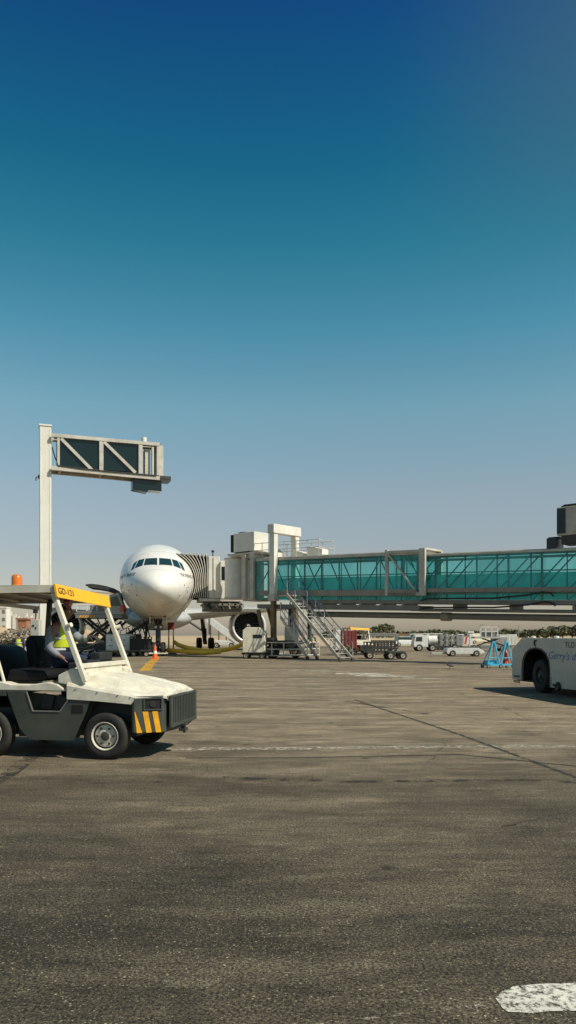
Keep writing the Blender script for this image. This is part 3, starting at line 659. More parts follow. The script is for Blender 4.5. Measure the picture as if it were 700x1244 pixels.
    q = MB(); q.tube([(-.74, -.38, 2.21), (-.74, -.38, 2.09)], .012, 6); ml = q.build('lamp_stem', 'black', rf)
    q = MB(); q.lathe([(.001, -.05), (.045, -.045), (.062, -.02), (.062, .03), (.05, .05), (.001, .055)], (-.72, -.38, 2.05), 'x', 16); q.build('lamp', 'redlamp', ml, smooth=True)
    return t
mat_lamp = mat('dull_lamp_glass', (.03, .03, .028), .25)
TR = Vector((-2.215, 10.68, 0)); TH = R(-10)
tractor = make_tractor('tow_tractor', 'cream and dark grey tow tractor with yellow GD-121 canopy front, near the camera', TR, TH)

# driver, seated, facing the tractor's front
TM = Matrix.Translation(TR) @ Matrix.Rotation(TH, 4, 'Z')
def driver():
    cy = .25; J = []; E = []
    def j(co, r, frm=None):
        J.append((Vector(co), r))
        if frm is not None: E.append((frm, len(J)-1))
        return len(J)-1
    pv = j((-1.16, cy, 1.24), (.12, .15)); ab = j((-1.19, cy, 1.42), (.115, .14), pv); ch = j((-1.16, cy, 1.62), (.12, .165), ab); nk = j((-1.11, cy, 1.745), .058, ch); j((-1.08, cy, 1.82), .052, nk)
    sr = j((-1.15, cy-.19, 1.675), .066, ch); er = j((-1.18, cy-.28, 1.385), .05, sr); wr = j((-1.01, cy-.20, 1.245), .034, er)
    hand_chain(J, E, wr, J[wr][0], (.85, .35, -.18), (.1, .2, -1), curl=.45)
    sl = j((-1.13, cy+.19, 1.675), .066, ch); el = j((-.93, cy+.25, 1.50), .05, sl); wl = j((-.73, cy+.14, 1.53), .034, el)
    hand_chain(J, E, wl, J[wl][0], (.9, -.2, .0), (.1, .1, -1), curl=.75)
    for s in (-1, 1):
        h = j((-1.10, cy+s*.10, 1.22), .10, pv); k = j((-.72, cy+s*.13, 1.25), .072, h); a = j((-.60, cy+s*.13, .86), .046, k); j((-.47, cy+s*.14, .80), .042, a)
    mb = MB(); mesh_to_mb(mb, skin_mesh(J, E, 2)); hc = Vector((-1.055, cy, 1.905)); fw = Vector((1, -.05, -.10))
    vs, fs = head_mesh(hc, fw); mb.add(vs, fs)
    o = mb.build('person', 'skin', None, smooth=True, angle=80)
    tag(o, 'driver in a hi-vis vest and grey-blue shirt sitting at the tractor wheel', 'person'); o.matrix_world = TM @ Matrix.Translation((0, 0, .03))
    def cloth(name, js, es, m, sub=2):
        q = MB(); mesh_to_mb(q, skin_mesh(js, es, sub)); return q.build(name, m, o, smooth=True, angle=80)
    st = [(J[pv][0], (.135, .165)), (J[ab][0], (.13, .155)), (J[ch][0], (.135, .18)), (J[nk][0]-Vector((.01, 0, .02)), .072)]
    es = [(0, 1), (1, 2), (2, 3)]
    k = len(st); st += [(J[sr][0]-Vector((.02, 0, .02)), .074), (J[er][0], .062), (J[wr][0]-Vector((.03, .0, -.02)), .05)]; es += [(2, k), (k, k+1), (k+1, k+2)]
    k = len(st); st += [(J[sl][0], .082), (J[el][0], .068), (J[wl][0]-Vector((.07, -.03, -.0)), .05)]; es += [(2, k), (k, k+1), (k+1, k+2)]
    cloth('shirt', st, es, 'shirt')
    cloth('vest', [(J[pv][0]+Vector((0, 0, .05)), (.15, .18)), (J[ab][0], (.148, .172)), (J[ch][0]+Vector((.02, 0, .02)), (.16, .17)), (J[nk][0]-Vector((.02, 0, .045)), (.10, .12)), (J[sr][0]+Vector((.02, .045, .01)), .088), (J[sl][0]+Vector((.02, -.045, .01)), .088)], [(0, 1), (1, 2), (2, 3), (2, 4), (2, 5)], 'vest')
    q = MB()
    for (x, z, rx, ry) in ((-1.185, 1.36, .172, .196), (-1.18, 1.52, .170, .196)):
        q.loft([[Vector((x+rx*math.cos(a), cy+ry*math.sin(a), zz)) for a in [i*math.pi/14 for i in range(28)]] for zz in (z, z+.03)], cap=False)
    q.build('reflective_band', 'tape', o, smooth=True)
    tj = [(J[pv][0]-Vector((0, 0, .02)), (.14, .17))]; te = []
    for s in (-1, 1):
        k = len(tj); tj += [(Vector((-1.08, cy+s*.10, 1.23)), .118), (Vector((-.72, cy+s*.13, 1.255)), .092), (Vector((-.60, cy+s*.13, .90)), .07)]; te += [(0, k), (k, k+1), (k+1, k+2)]
    cloth('trousers', tj, te, 'navy')
    d = (J[wl][0]-J[el][0]).normalized(); q = MB(); q.tube([J[wl][0]-d*.10, J[wl][0]-d*.03], .052, 14, .047); q.build('cuff', 'cuff', o, smooth=True)
    # close-fitting glove over the left hand
    GJ = [(J[wl][0]-d*.03, .042)]; GE = []; hand_chain(GJ, GE, 0, J[wl][0], (.9, -.2, .0), (.1, .1, -1), curl=.75, s=1.06)
    GJ = [(p, (r[0]*1.2, r[1]*1.15) if isinstance(r, tuple) else r*1.22) for p, r in GJ]; cloth('glove', GJ, GE, 'glove')
    q = MB()
    for s in (-1, 1): q.loft([[Vector((x, cy+s*.13+y*.05, z)) for x, z in ((-.68, .77), (-.40, .77), (-.39, .82), (-.50, .87), (-.56, .94), (-.67, .94))] for y in (-1, 1)])
    q.build('boots', 'boot', o, bevel=.02)
    q = MB(); vs, fs = hair_mesh(hc, fw, 1.03); q.add(vs, fs); q.build('hair', 'hair', o, smooth=True, angle=80)
    for s in (-1, 1):
        f = fw.normalized(); l = Vector((0, 0, 1)).cross(f); u = f.cross(l); q = MB(); q.lathe([(.001, .004), (.011, .001), (.012, -.004)], hc+f*.083+l*(.031*s)+u*.010, 'x', 10)
        q.build('eye', 'cuff', o, smooth=True)
    return o
driver()
#@@PART3
# ------------------------------------------------------------------ airliner, nose towards the camera
def lerp_tab(tab, x):
    """monotone cubic through (x, y) pairs"""
    xs = [p[0] for p in tab]; ys = [p[1] for p in tab]; n = len(xs)
    if x <= xs[0]: return ys[0]
    if x >= xs[-1]: return ys[-1]
    d = [(ys[i+1]-ys[i])/(xs[i+1]-xs[i]) for i in range(n-1)]
    m = [d[0]]+[0 if d[i-1]*d[i] <= 0 else 2*d[i-1]*d[i]/(d[i-1]+d[i]) for i in range(1, n-1)]+[d[-1]]
    i = max(k for k in range(n-1) if xs[k] <= x); h = xs[i+1]-xs[i]; t = (x-xs[i])/h
    return (2*t**3-3*t*t+1)*ys[i]+(t**3-2*t*t+t)*h*m[i]+(-2*t**3+3*t*t)*ys[i+1]+(t**3-t*t)*h*m[i+1]
TOP = [(0, 5.05), (.08, 5.36), (.3, 5.66), (.7, 5.96), (1.2, 6.24), (2, 6.60), (2.7, 6.90), (3.6, 7.35), (4.6, 7.86), (5.8, 8.36), (7.2, 8.76), (9, 9.02), (11, 9.1), (52, 9.1), (73, 8.6)]
BOT = [(0, 5.05), (.08, 4.72), (.3, 4.42), (.7, 4.12), (1.2, 3.84), (2, 3.52), (3, 3.24), (4.5, 3.0), (6.5, 2.84), (9, 2.78), (46, 2.78), (58, 4.6), (73, 7.5)]
WID = [(0, 0.0), (.08, .36), (.3, .72), (.7, 1.10), (1.2, 1.43), (2, 1.84), (3, 2.22), (4.2, 2.54), (5.5, 2.77), (7.2, 2.96), (9, 3.07), (11, 3.1), (46, 3.1), (58, 2.2), (73, .4)]
MID = [(0, 5.05), (2, 5.25), (5, 5.7), (9, 5.98), (12, 6.0), (50, 6.0), (73, 8.1)]
def ring(s, n=48):
    w_, t_, b_, m_ = lerp_tab(WID, s), lerp_tab(TOP, s), lerp_tab(BOT, s), lerp_tab(MID, s)
    return [Vector((s, w_*math.sin(a), m_+((t_-m_) if math.cos(a) > 0 else (m_-b_))*math.cos(a))) for a in [k*2*math.pi/n for k in range(n)]]
def inside(s, y, z):
    w_, t_, b_, m_ = lerp_tab(WID, s), lerp_tab(TOP, s), lerp_tab(BOT, s), lerp_tab(MID, s)
    if w_ <= 0: return False
    h = (t_-m_) if z > m_ else (m_-b_)
    return (y/w_)**2+((z-m_)/max(h, 1e-6))**2 < 1
def station(y, z):
    lo, hi = 0, 14
    for _ in range(26):
        c = (lo+hi)/2
        if inside(c, y, z): hi = c
        else: lo = c
    return hi
def on_skin(y, z, off=.012):
    e = .03; s = station(y, z); v = Vector((s, y, z))
    dsy = (station(y+e, z)-station(y-e, z))/(2*e); dsz = (station(y, z+e)-station(y, z-e))/(2*e)
    n = Vector((-1, dsy, dsz)).normalized(); return v+n*off
NOSE = 54.0; PA = -.169
plane = thing('airliner', 'white twin-engine airliner parked nose-on at the boarding bridge', 'airplane', (PA*NOSE+.02, NOSE, 0), math.atan2(1, PA))
ss = [0, .03, .07, .12, .2, .3, .45, .6, .8, 1, 1.25, 1.5, 1.8, 2.1, 2.5, 2.9, 3.3, 3.8, 4.3, 4.9, 5.6, 6.4, 7.2, 8, 9, 10, 11, 14, 20, 28, 36, 46, 50, 54, 58, 63, 68, 73]
b = MB(); b.loft([ring(s) for s in ss])
fus = b.build('fuselage', 'fuselage', plane, smooth=True, angle=80)
# cockpit windows, lying on the skin
def pane(quad_, name='cockpit_window', m='cockpit_glass', off=.012, n=6, border=0):
    a, b_, c, d = [Vector((0, q[0], q[1])) for q in quad_]; vs = []; fs = []
    for i in range(n+1):
        for k in range(n+1):
            u, v = i/n, k/n; p = a.lerp(b_, u).lerp(d.lerp(c, u), v); vs.append(on_skin(p.y, p.z, off))
    for i in range(n):
        for k in range(n): fs.append((i*(n+1)+k, (i+1)*(n+1)+k, (i+1)*(n+1)+k+1, i*(n+1)+k+1))
    q = MB(); q.add(vs, fs); return q.build(name, m, fus, smooth=True)
for s in (1, -1):
    pane([(s*.07, 7.40), (s*.92, 7.36), (s*1.05, 6.76), (s*.07, 6.79)])
    pane([(s*1.00, 7.355), (s*1.44, 7.26), (s*1.70, 6.56), (s*1.14, 6.74)])
    pane([(s*1.51, 7.23), (s*1.80, 7.02), (s*1.98, 6.42), (s*1.77, 6.52)])
# type lettering on both sides of the nose
def skin_text(s, size, s0, z0, side, width):
    me = text_mesh(s, size); xs = [v.co.x for v in me.vertices]; x0, x1 = min(xs), max(xs)
    for v in me.vertices:
        u = (v.co.x-x0)/(x1-x0)*width; st = s0+(u if side < 0 else width-u); z = z0+v.co.y+.0*u
        w_, t_, m_ = lerp_tab(WID, st), lerp_tab(TOP, st), lerp_tab(MID, st); bb = lerp_tab(BOT, st)
        h = (t_-m_) if z > m_ else (m_-bb); y = w_*math.sqrt(max(0, 1-((z-m_)/h)**2))+.012
        v.co = Vector((st, side*y, z))
    me.materials.clear(); me.materials.append(M['text_dark']); o = bpy.data.objects.new('lettering', me); col.objects.link(o); o.parent = fus
for side in (-1, 1): skin_text('BOEING 777-300ER', .36, 2.3, 5.95, side, 4.6)
def skin_ring(name, s_, m_='steel', r_=.012):
    pts = ring(s_, 40); c = sum(pts, Vector())/40; MB().tube([c+(p-c)*1.001 for p in pts]+[pts[0]], r_, 4, cap=False).build(name, m_, fus)
skin_ring('radome_joint', 1.45, 'steel', .007); skin_ring('skin_joint', 5.0, 'belly', .010); skin_ring('skin_joint', 8.9, 'belly', .010)
for s in (1, -1):
    MB().beam(on_skin(s*.10, 6.74, .03), on_skin(s*.62, 7.02, .03), .035, .03).build('wiper', 'black', fus)
    for y, z in ((1.9, 5.3), (2.15, 4.9), (1.5, 4.5)):
        p = on_skin(s*y, z, .01); MB().lathe([(.07, -.01), (.07, .012), (.001, .014)], p, 'y' if y > 1.6 else 'x', 10).build('static_port', 'steel', fus)
# wings
def wing(side):
    secs = []
    for (yl, xle, ch, z, th) in ((2.6, 22.0, 13.5, 3.75, 1.55), (6, 24.2, 10.8, 4.05, 1.15), (10, 26.8, 8.6, 4.4, .85), (20, 33.0, 5.6, 5.5, .5), (30, 39.2, 2.8, 7.0, .25), (32.2, 41.6, 1.2, 7.5, .1)):
        sec = []
        for k in range(20):
            a = k*2*math.pi/20; c_ = (1-math.cos(a))/2; t_ = th*.5*math.sin(a)*(1.25-.8*c_)*(1 if a < math.pi else .8)
            sec.append(Vector((xle+ch*c_, side*yl, z+t_-c_*.25)))
        secs.append(sec)
    q = MB(); q.loft(secs); return q.build('wing', 'belly', plane, smooth=True, angle=50)
for s in (1, -1): wg = wing(s)
q = MB(); q.loft([[Vector((x, w_*math.sin(a), z+h*math.cos(a))) for a in [k*2*math.pi/24 for k in range(24)]] for x, w_, z, h in ((17, .6, 3.1, .3), (20, 2.6, 3.2, .95), (24, 3.5, 3.4, 1.25), (34, 3.5, 3.4, 1.25), (40, 2.6, 3.3, .9), (43, .6, 3.2, .3))])
q.build('wing_fairing', 'belly', plane, smooth=True, angle=60)
# tail
q = MB(); q.loft([[Vector((x0+(x1-x0)*c, sy*t*math.sin(math.pi*min(1, c*1.1)), z)) for c, sy in [(0, 0), (.2, 1), (.5, 1), (.8, .7), (1, 0), (.8, -.7), (.5, -1), (.2, -1)]] for x0, x1, z, t in ((58, 68, 8.6, .45), (66, 70, 15.4, .2))])
q.build('tail_fin', 'fuselage', plane, smooth=True, angle=50)
for s in (1, -1):
    q = MB(); q.loft([[Vector((x0+(x1-x0)*c, s*y, z+sz*t*math.sin(math.pi*min(1, c*1.1)))) for c, sz in [(0, 0), (.2, 1), (.5, 1), (.8, .7), (1, 0), (.8, -.7), (.5, -1), (.2, -1)]] for x0, x1, y, z, t in ((62, 69, .8, 7.6, .3), (68, 71, 10.7, 8.5, .12))])
    q.build('tailplane', 'fuselage', plane, smooth=True, angle=50)
# engines
def engine(side):
    c = (27.4, side*9.6, 2.62); q = MB()
    q.lathe([(1.56, .14), (1.60, .0), (1.70, -.07), (1.82, -.02), (1.90, .18)], c, 'x', 40)
    lip = None
    n = MB(); n.lathe([(1.90, .18), (1.97, .9), (1.99, 2.0), (1.93, 3.4), (1.72, 4.6), (1.45, 5.3), (1.40, 5.3), (1.40, 3.0)], c, 'x', 40)
    e = n.build('engine', 'fuselage', plane, smooth=True, angle=50)
    q.build('inlet_lip', 'lip', e, smooth=True, angle=60)
    d = MB(); d.lathe([(1.56, .14), (1.56, .4), (1.60, 1.0), (1.62, 1.6), (.001, 1.7)], c, 'x', 40); d.build('inlet_duct', 'gear_dark', e, smooth=True, angle=50)
    fb = MB()
    for k in range(22):
        a = k*2*math.pi/22; vs = []
        for r, tw, ch in ((.42, .25, .20), (.9, .55, .24), (1.3, .8, .27), (1.57, 1.0, .30)):
            for h in (-1, 1):
                aa = a+h*ch/2*math.sin(tw)/r+.12*(r-.4); x = 1.1+h*ch/2*math.cos(tw); vs.append(Vector(c)+Vector((x, r*math.cos(aa), r*math.sin(aa))))
        fb.add(vs, [(2*i, 2*i+1, 2*i+3, 2*i+2) for i in range(3)])
    fb.build('fan', 'fan', e, smooth=True)
    sp = MB(); sp.lathe([(.001, .45), (.12, .52), (.26, .72), (.38, 1.0), (.43, 1.2)], c, 'x', 20); 
    for k in range(14):
        u = k/13; a0 = u*4.2; r = .06+.20*u; x = .475+.26*u; sp.slot(1).box(Vector(c)+Vector((x-.012, r*math.cos(a0), r*math.sin(a0))), (.03, .06, .06))
    sp.build('spinner', ['gear_dark', 'white'], e, smooth=True, angle=60)
    p = MB(); p.prism([(28.6, 4.45), (30.5, 4.9), (33, 4.7), (33, 3.9), (29.2, 4.3)], side*9.6-.2, side*9.6+.2); p.build('pylon', 'belly', e, bevel=.05)
for s in (1, -1): engine(s)
# landing gear
def gear_wheel(par, c, r, wd):
    q = MB(); h = wd/2; q.lathe([(r*.5, -h*.7), (r*.55, -h), (r*.85, -h), (r*.97, -h*.6), (r, -h*.2), (r, h*.2), (r*.97, h*.6), (r*.85, h), (r*.55, h), (r*.5, h*.7)], (0, 0, 0), 'y', 24)
    o = q.build('wheel', 'rubber', par, smooth=True, angle=50); o.location = c
    d = MB(); d.lathe([(.001, -h*.72), (r*.5, -h*.72)], axis='y', n=18).lathe([(.001, h*.72), (r*.5, h*.72)], axis='y', n=18); d.build('rim', 'steel', o)
ng = MB(); ng.tube([(6.1, 0, 4.0), (5.95, 0, .75)], .20, 12).tube([(5.95, 0, 1.6), (5.92, 0, .55)], .10, 12).tube([(6.0, 0, 2.3), (7.6, 0, 3.3)], .08, 8).tube([(5.9, -.42, .54), (5.9, .42, .54)], .08, 8)
ng.box((5.85, 0, 2.25), (.2, .7, .42)).box((5.8, 0, 1.45), (.2, .3, .5)).tube([(5.9, -.3, 2.9), (5.9, -.05, 1.9)], .06, 6).tube([(5.9, .3, 2.9), (5.9, .05, 1.9)], .06, 6).tube([(5.8, -.16, 1.5), (5.55, -.12, 1.15), (5.8, -.1, .8)], .05, 6)
nose_gear = ng.build('nose_gear', 'darksteel', plane, smooth=True, angle=40)
for s in (-1, 1): gear_wheel(nose_gear, (5.9, s*.36, .545), .545, .42)
for s in (-1, 1):
    q = MB(); q.box((5.72, s*.2, 2.25), (.06, .02, .02)); q.tube([(5.76, s*.2, 2.25), (5.70, s*.2, 2.25)], .10, 12); q.build('taxi_light', 'white', nose_gear)
    d = MB(); d.prism([(4.6, 3.25), (7.2, 3.05), (7.0, 2.35), (4.9, 2.55)], s*.62-.03, s*.62+.03); d.build('gear_door', 'fuselage', plane)
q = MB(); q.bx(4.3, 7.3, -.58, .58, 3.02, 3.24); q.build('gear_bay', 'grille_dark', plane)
for s in (-1, 1):
    y = s*5.5; q = MB(); q.tube([(37, y*.93, 4.0), (37, y, .75)], .25, 12).tube([(37, y, 2.0), (37, s*3.2, 3.5)], .13, 8).tube([(37, y, 1.9), (34.5, y*.9, 3.7)], .12, 8).beam((35.5, y, .72), (38.5, y, .72), .3, .34)
    q.tube([(37.0, y-.1, 2.4), (36.6, y-.1, 1.7), (36.9, y-.1, 1.0)], .07, 6)
    mg = q.build('main_gear', 'darksteel', plane, smooth=True, angle=40)
    d = MB(); d.prism([(35.6, 3.6), (38.6, 3.6), (38.4, 1.7), (35.9, 1.7)], y+s*.5-.04, y+s*.5+.04); d.build('gear_door', 'belly', mg)
    for x in (35.55, 37, 38.45):
        for o in (-.7, .7): gear_wheel(mg, (x, y+o, .68), .68, .5)
# open forward cargo door, hinged up from the right side of the belly, and a few skin details
def door_shell():
    arc = [(3.05, 5.12), (3.3, 5.42), (3.75, 5.66), (4.4, 5.86), (5.1, 5.99), (5.7, 6.04), (6.12, 6.0)]
    q = MB()
    lo = [(y+.03, z-(.34 if 0 < k < 6 else .12)) for k, (y, z) in enumerate(arc)]
    q.loft([[Vector((x, y, z)) for y, z in arc+lo[::-1]] for x in (13.2, 13.32)]); q.loft([[Vector((x, y, z)) for y, z in arc+lo[::-1]] for x in (15.8, 15.9)])
    q.loft([[Vector((x, y, z-.05)) for y, z in arc+[(a, b-.05) for a, b in arc[::-1]]] for x in (13.32, 15.8)])
    return q.build('cargo_door', 'darksteel', plane, smooth=True, angle=50)
door_shell()
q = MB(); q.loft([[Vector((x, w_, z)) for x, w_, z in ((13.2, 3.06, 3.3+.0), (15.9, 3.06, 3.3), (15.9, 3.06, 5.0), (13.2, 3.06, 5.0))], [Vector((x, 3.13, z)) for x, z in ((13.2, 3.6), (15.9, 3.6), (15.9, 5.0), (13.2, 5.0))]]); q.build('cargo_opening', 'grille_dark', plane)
for s in (-1, 1):
    for z, l in ((5.15, .35), (4.75, .28)):
        st = 2.6; w_ = lerp_tab(WID, st); m_ = lerp_tab(MID, st); bb = lerp_tab(BOT, st); y = w_*math.sqrt(max(0, 1-((z-m_)/(m_-bb))**2))
        q = MB(); q.tube([(st, s*y, z), (st-.05, s*(y+.14), z), (st-l, s*(y+.13), z)], .022, 6); q.build('probe', 'alu', fus)
q = MB(); q.prism([(12, 2.95), (12.7, 2.95), (12.75, 2.45), (12.5, 2.45)], -.03, .03); q.build('antenna', 'fuselage', plane)

# ------------------------------------------------------------------ boarding bridge
BA = Vector((-2.03, 55, 0)); BU = Vector((.7505, -.661, 0)); BV = Vector((.661, .7505, 0))
SL = -.0325; Z0 = 4.835
bridge = thing('boarding_bridge', 'long teal-glazed boarding bridge reaching to the airliner door', 'boarding bridge', BA, math.atan2(BU.y, BU.x))
# local frame: x along the bridge towards the terminal, y away from the camera, z up; floor falls with x
def zf(x): return Z0+SL*x
def slab(mb, x0, x1, y0, y1, a, b_):
    """a box whose top and bottom follow the fall of the bridge"""
    vs = [Vector((x, y, zf(x)+z)) for x in (x0, x1) for y in (y0, y1) for z in (a, b_)]
    return mb.add(vs, [(0, 1, 3, 2), (4, 6, 7, 5), (0, 4, 5, 1), (2, 3, 7, 6), (0, 2, 6, 4), (1, 5, 7, 3)])
def tunnel(name, x0, x1, y0, y1, top, glass_top, gbot, step, label):
    m = MB(); slab(m, x0, x1, y0-.04, y1+.04, glass_top, top-.05); slab(m, x0, x1, y0+.1, y1-.1, top-.05, top)
    tn = m.build(name, 'bridge_frame', bridge, bevel=.02); tag(tn, label)
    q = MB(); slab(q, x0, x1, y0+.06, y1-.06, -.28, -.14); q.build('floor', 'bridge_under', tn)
    for y in (y0, y1):
        q = MB(); xx = [x0+(x1-x0)*k/24 for k in range(25)]
        vs = [Vector((x, y, zf(x)+z)) for x in xx for z in (gbot, glass_top+.02)]; q.add(vs, [(2*i, 2*i+2, 2*i+3, 2*i+1) for i in range(24)]); q.build('glazing', 'glass', tn)
    k = max(1, round((x1-x0)/step)); xs = [x0+(x1-x0)*i/k for i in range(k+1)]
    for y, s in ((y0, -1), (y1, 1)):
        q = MB()
        for x in xs: MB().box((x, y+s*.012, zf(x)+(gbot+glass_top)/2), (.055, .022, glass_top-gbot)).build('mullion', 'mullion', tn)
        q = MB(); yy = y-s*.14
        for i in range(k):
            xa, xb = xs[i], xs[i+1]
            q.beam((xa, yy, zf(xa)-.1), (xb, yy, zf(xb)+glass_top-.05), .07, .06) if name == 'inner_tunnel' or (i % 3 == 0 and s < 0) else q.beam((xb, yy, zf(xb)-.1), (xa+.4, yy, zf(xa)+glass_top-.05), .07, .06) if i % 2 == 0 else None
            xm = xa+.12; q.beam((xm, yy, zf(xm)-.6), (xm, yy, zf(xm)+glass_top), .07, .07) if s > 0 else None
            if name == 'inner_tunnel' and s < 0: q.beam((xa+.02, yy, zf(xa)+gbot), (xa+(xb-xa)*.34, yy, zf(xa)-.05), .07, .06)
        q.build('truss', 'bridge_in', tn)
    q = MB(); slab(q, x0, x1, y1-.40, y1-.36, .98, 1.05); slab(q, x0, x1, y0+.2, y1-.2, glass_top-.22, glass_top-.16); q.build('lining', 'bridge_in', tn)
    q = MB(); slab(q, x0, x1, y1-.06, y1-.045, -.6, .93); q.build('frosted_panel', 'frosted', tn)
    return tn
outer = tunnel('outer_tunnel', -.35, 13.5, 0, 1.75, 2.33, 2.08, -.68, 1.55, 'wide teal-glazed tunnel section nearest the airliner')
inner = tunnel('inner_tunnel', 12.2, 36, .22, 1.55, 2.12, 1.95, -.64, 2.05, 'narrower teal-glazed tunnel section running to the terminal')
# side rails, girders and pipes below the glass
def rail(name, x0, x1, y0, y1, a, b_, m, par): q = MB(); slab(q, x0, x1, y0, y1, a, b_); return q.build(name, m, par, bevel=.015)
rail('side_rail', .1, 13.1, -.16, -.03, -.42, -.03, 'bridge_rail', outer); rail('side_rail', .1, 13.1, 1.78, 1.9, -.42, -.03, 'bridge_rail', outer)
rail('side_rail', 13.56, 36, .03, .16, -.22, .04, 'bridge_rail', inner); rail('side_rail', 13.56, 36, 1.6, 1.72, -.22, .04, 'bridge_rail', inner)
for y in (.0, 1.45):
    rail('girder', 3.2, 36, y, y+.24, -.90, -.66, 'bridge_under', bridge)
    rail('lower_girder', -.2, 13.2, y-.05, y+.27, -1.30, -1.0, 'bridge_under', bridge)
for y in (.2, 1.3):
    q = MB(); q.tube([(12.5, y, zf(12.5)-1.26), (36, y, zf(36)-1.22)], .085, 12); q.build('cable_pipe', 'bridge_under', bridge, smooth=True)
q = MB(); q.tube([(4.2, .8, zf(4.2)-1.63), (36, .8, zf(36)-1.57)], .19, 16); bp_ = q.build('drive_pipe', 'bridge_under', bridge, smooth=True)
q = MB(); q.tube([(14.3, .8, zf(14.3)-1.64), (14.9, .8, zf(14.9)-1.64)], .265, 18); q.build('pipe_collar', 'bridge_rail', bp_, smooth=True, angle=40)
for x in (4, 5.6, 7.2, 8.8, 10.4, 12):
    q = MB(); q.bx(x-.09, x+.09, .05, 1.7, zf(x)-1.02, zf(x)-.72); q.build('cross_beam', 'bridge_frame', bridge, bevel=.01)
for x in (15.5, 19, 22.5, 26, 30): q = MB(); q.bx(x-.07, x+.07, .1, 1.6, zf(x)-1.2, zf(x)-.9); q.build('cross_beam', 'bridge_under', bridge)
for x0, dz in ((13.4, -.6), (13.5, -1.12)):
    q = MB(); q.tube([(x0, -.12, zf(x0)+dz-.1), (x0+.5, -.12, zf(x0)+dz-.02), (x0+2.6, -.12, zf(x0)+dz-.06), (x0+4.6, -.12, zf(x0)+dz-.12), (x0+6.6, -.12, zf(x0)+dz-.02), (x0+7.5, -.12, zf(x0)+dz+.12), (x0+7.9, -.1, zf(x0)+dz+.06), (x0+8.1, -.05, zf(x0)+dz-.12)], .045, 8); q.build('cable_loop', 'black', bridge, smooth=True)
# end portal of the outer tunnel: white frame with one diagonal
q = MB()
for x, wd in ((13.5, .42), (10.95, .20)):
    for y in (-.09, 1.84): slab(q, x-wd/2, x+wd/2, y-.09, y+.09, -.42, 2.42)
slab(q, 13.29, 13.71, 0, 1.75, 2.34, 2.46)
for y in (-.1, 1.85):
    slab(q, 11.05, 13.29, y-.06, y+.06, -.42, -.22); slab(q, 11.05, 13.29, y-.06, y+.06, 2.18, 2.36); q.beam((11.05, y, zf(11)+2.15), (13.1, y, zf(13)-.2), .10, .12, up=(0, 1, 0))
q.build('end_portal', 'bridge_frame', outer, bevel=.015)
# lift portal: two columns and a box beam over the tunnel
for y, nm in ((-.27, 0), (2.02, 1)):
    q = MB(); q.bx(1.37, 1.83, y-.2, y+.2, 4.1, 8.72); c = q.build('lift_column', 'bridge_white', bridge, bevel=.02)
    q = MB(); q.bx(1.43, 1.77, y-.15, y+.15, 1.2, 4.1); q.build('lift_ram', 'grease', c, bevel=.03)
    q = MB(); q.bx(1.32, 1.88, y-.26, y+.26, 4.0, 4.5); q.build('column_collar', 'bridge_frame', c, bevel=.02)
q = MB(); q.bx(1.3, 1.9, -.58, 2.35, 8.72, 9.36); q.build('lift_beam', 'bridge_white', bridge, bevel=.03)
# wheel bogie with its guard cage
bo = MB(); bo.bx(1.2, 2.0, -.6, 2.4, .95, 1.25).bx(1.0, 2.2, .4, 1.4, .7, .95).bx(.6, 2.6, .3, .5, .55, .8).bx(.6, 2.6, 1.3, 1.5, .55, .8)
bogie = bo.build('wheel_bogie', 'darksteel', bridge, bevel=.02)
for y in (-.35, 2.1):
    add_wheel(bogie, (1.6, y, .5), .5, .42, side=-1, detail=False)
    q = MB(); q.bx(1.3, 1.9, y-.12, y+.12, .75, 1.1).tube([(1.35, y-.2, 1.35), (1.85, y-.2, 1.35)], .13, 10); q.build('drive_motor', 'steel', bogie)
q = MB()
for z in (.22, .66, 1.12):
    q.tube([(-.1, -1.0, z), (3.2, -1.0, z), (3.2, 2.8, z), (-.1, 2.8, z), (-.1, -1.0, z)], .045, 6)
for x in (-.1, 1.0, 2.1, 3.2):
    for y in (-1.0, 2.8): q.tube([(x, y, .16), (x, y, 1.14)], .045, 6)
q.bx(.05, 3.05, -.85, 2.65, .20, .24)
q.build('guard_cage', 'bridge_frame', bogie)
for d_ in ((.3, .9, -.75, -.25, 1.25, 1.9), (2.2, 2.9, .2, .9, 1.25, 2.2)): MB().bx(*d_).build('drive_cabinet', 'greywhite', bogie, bevel=.02)
for p, r2, rr, m_ in (((.35, -.5, 3.4), (.95, -.5, 1.25), .15, 'grease'), ((2.55, .4, 3.6), (2.5, .4, 1.2), .13, 'darksteel'), ((3.3, 1.6, 3.6), (3.3, 1.6, 1.3), .15, 'tractor_dark'), ((-.3, 1.2, 3.6), (.5, 1.2, 1.2), .13, 'grease')):
    q = MB(); q.tube([p, r2], rr, 10); q.build('hydraulic_strut', m_, bridge, smooth=True, angle=40)
# roof rails and boxes near the lift
q = MB()
for z in (.55, 1.05):
    q.tube([(-.9, .05, zf(0)+2.33+z), (5.4, .05, zf(5.4)+2.33+z), (5.4, 1.7, zf(5.4)+2.33+z), (-.9, 1.7, zf(0)+2.33+z)], .025, 6)
for x in (-.9, .2, 1.1, 2.3, 3.4, 4.4, 5.4):
    for y in (.05, 1.7): q.tube([(x, y, zf(x)+2.3), (x, y, zf(x)+3.4)], .025, 6)
q.build('roof_railing', 'bridge_frame', outer)
for x0, x1, z in ((.35, .8, .7), (2.4, 3.3, .5), (3.7, 5.0, .75)): q = MB(); q.prism([(x0, zf(x0)+2.3), (x1, zf(x1)+2.3), (x1, zf(x1)+2.3+z*.7), (x0+.2, zf(x0)+2.3+z), (x0, zf(x0)+2.3+z)], .9, 1.6); q.build('roof_box', 'bridge_white', outer, bevel=.02)
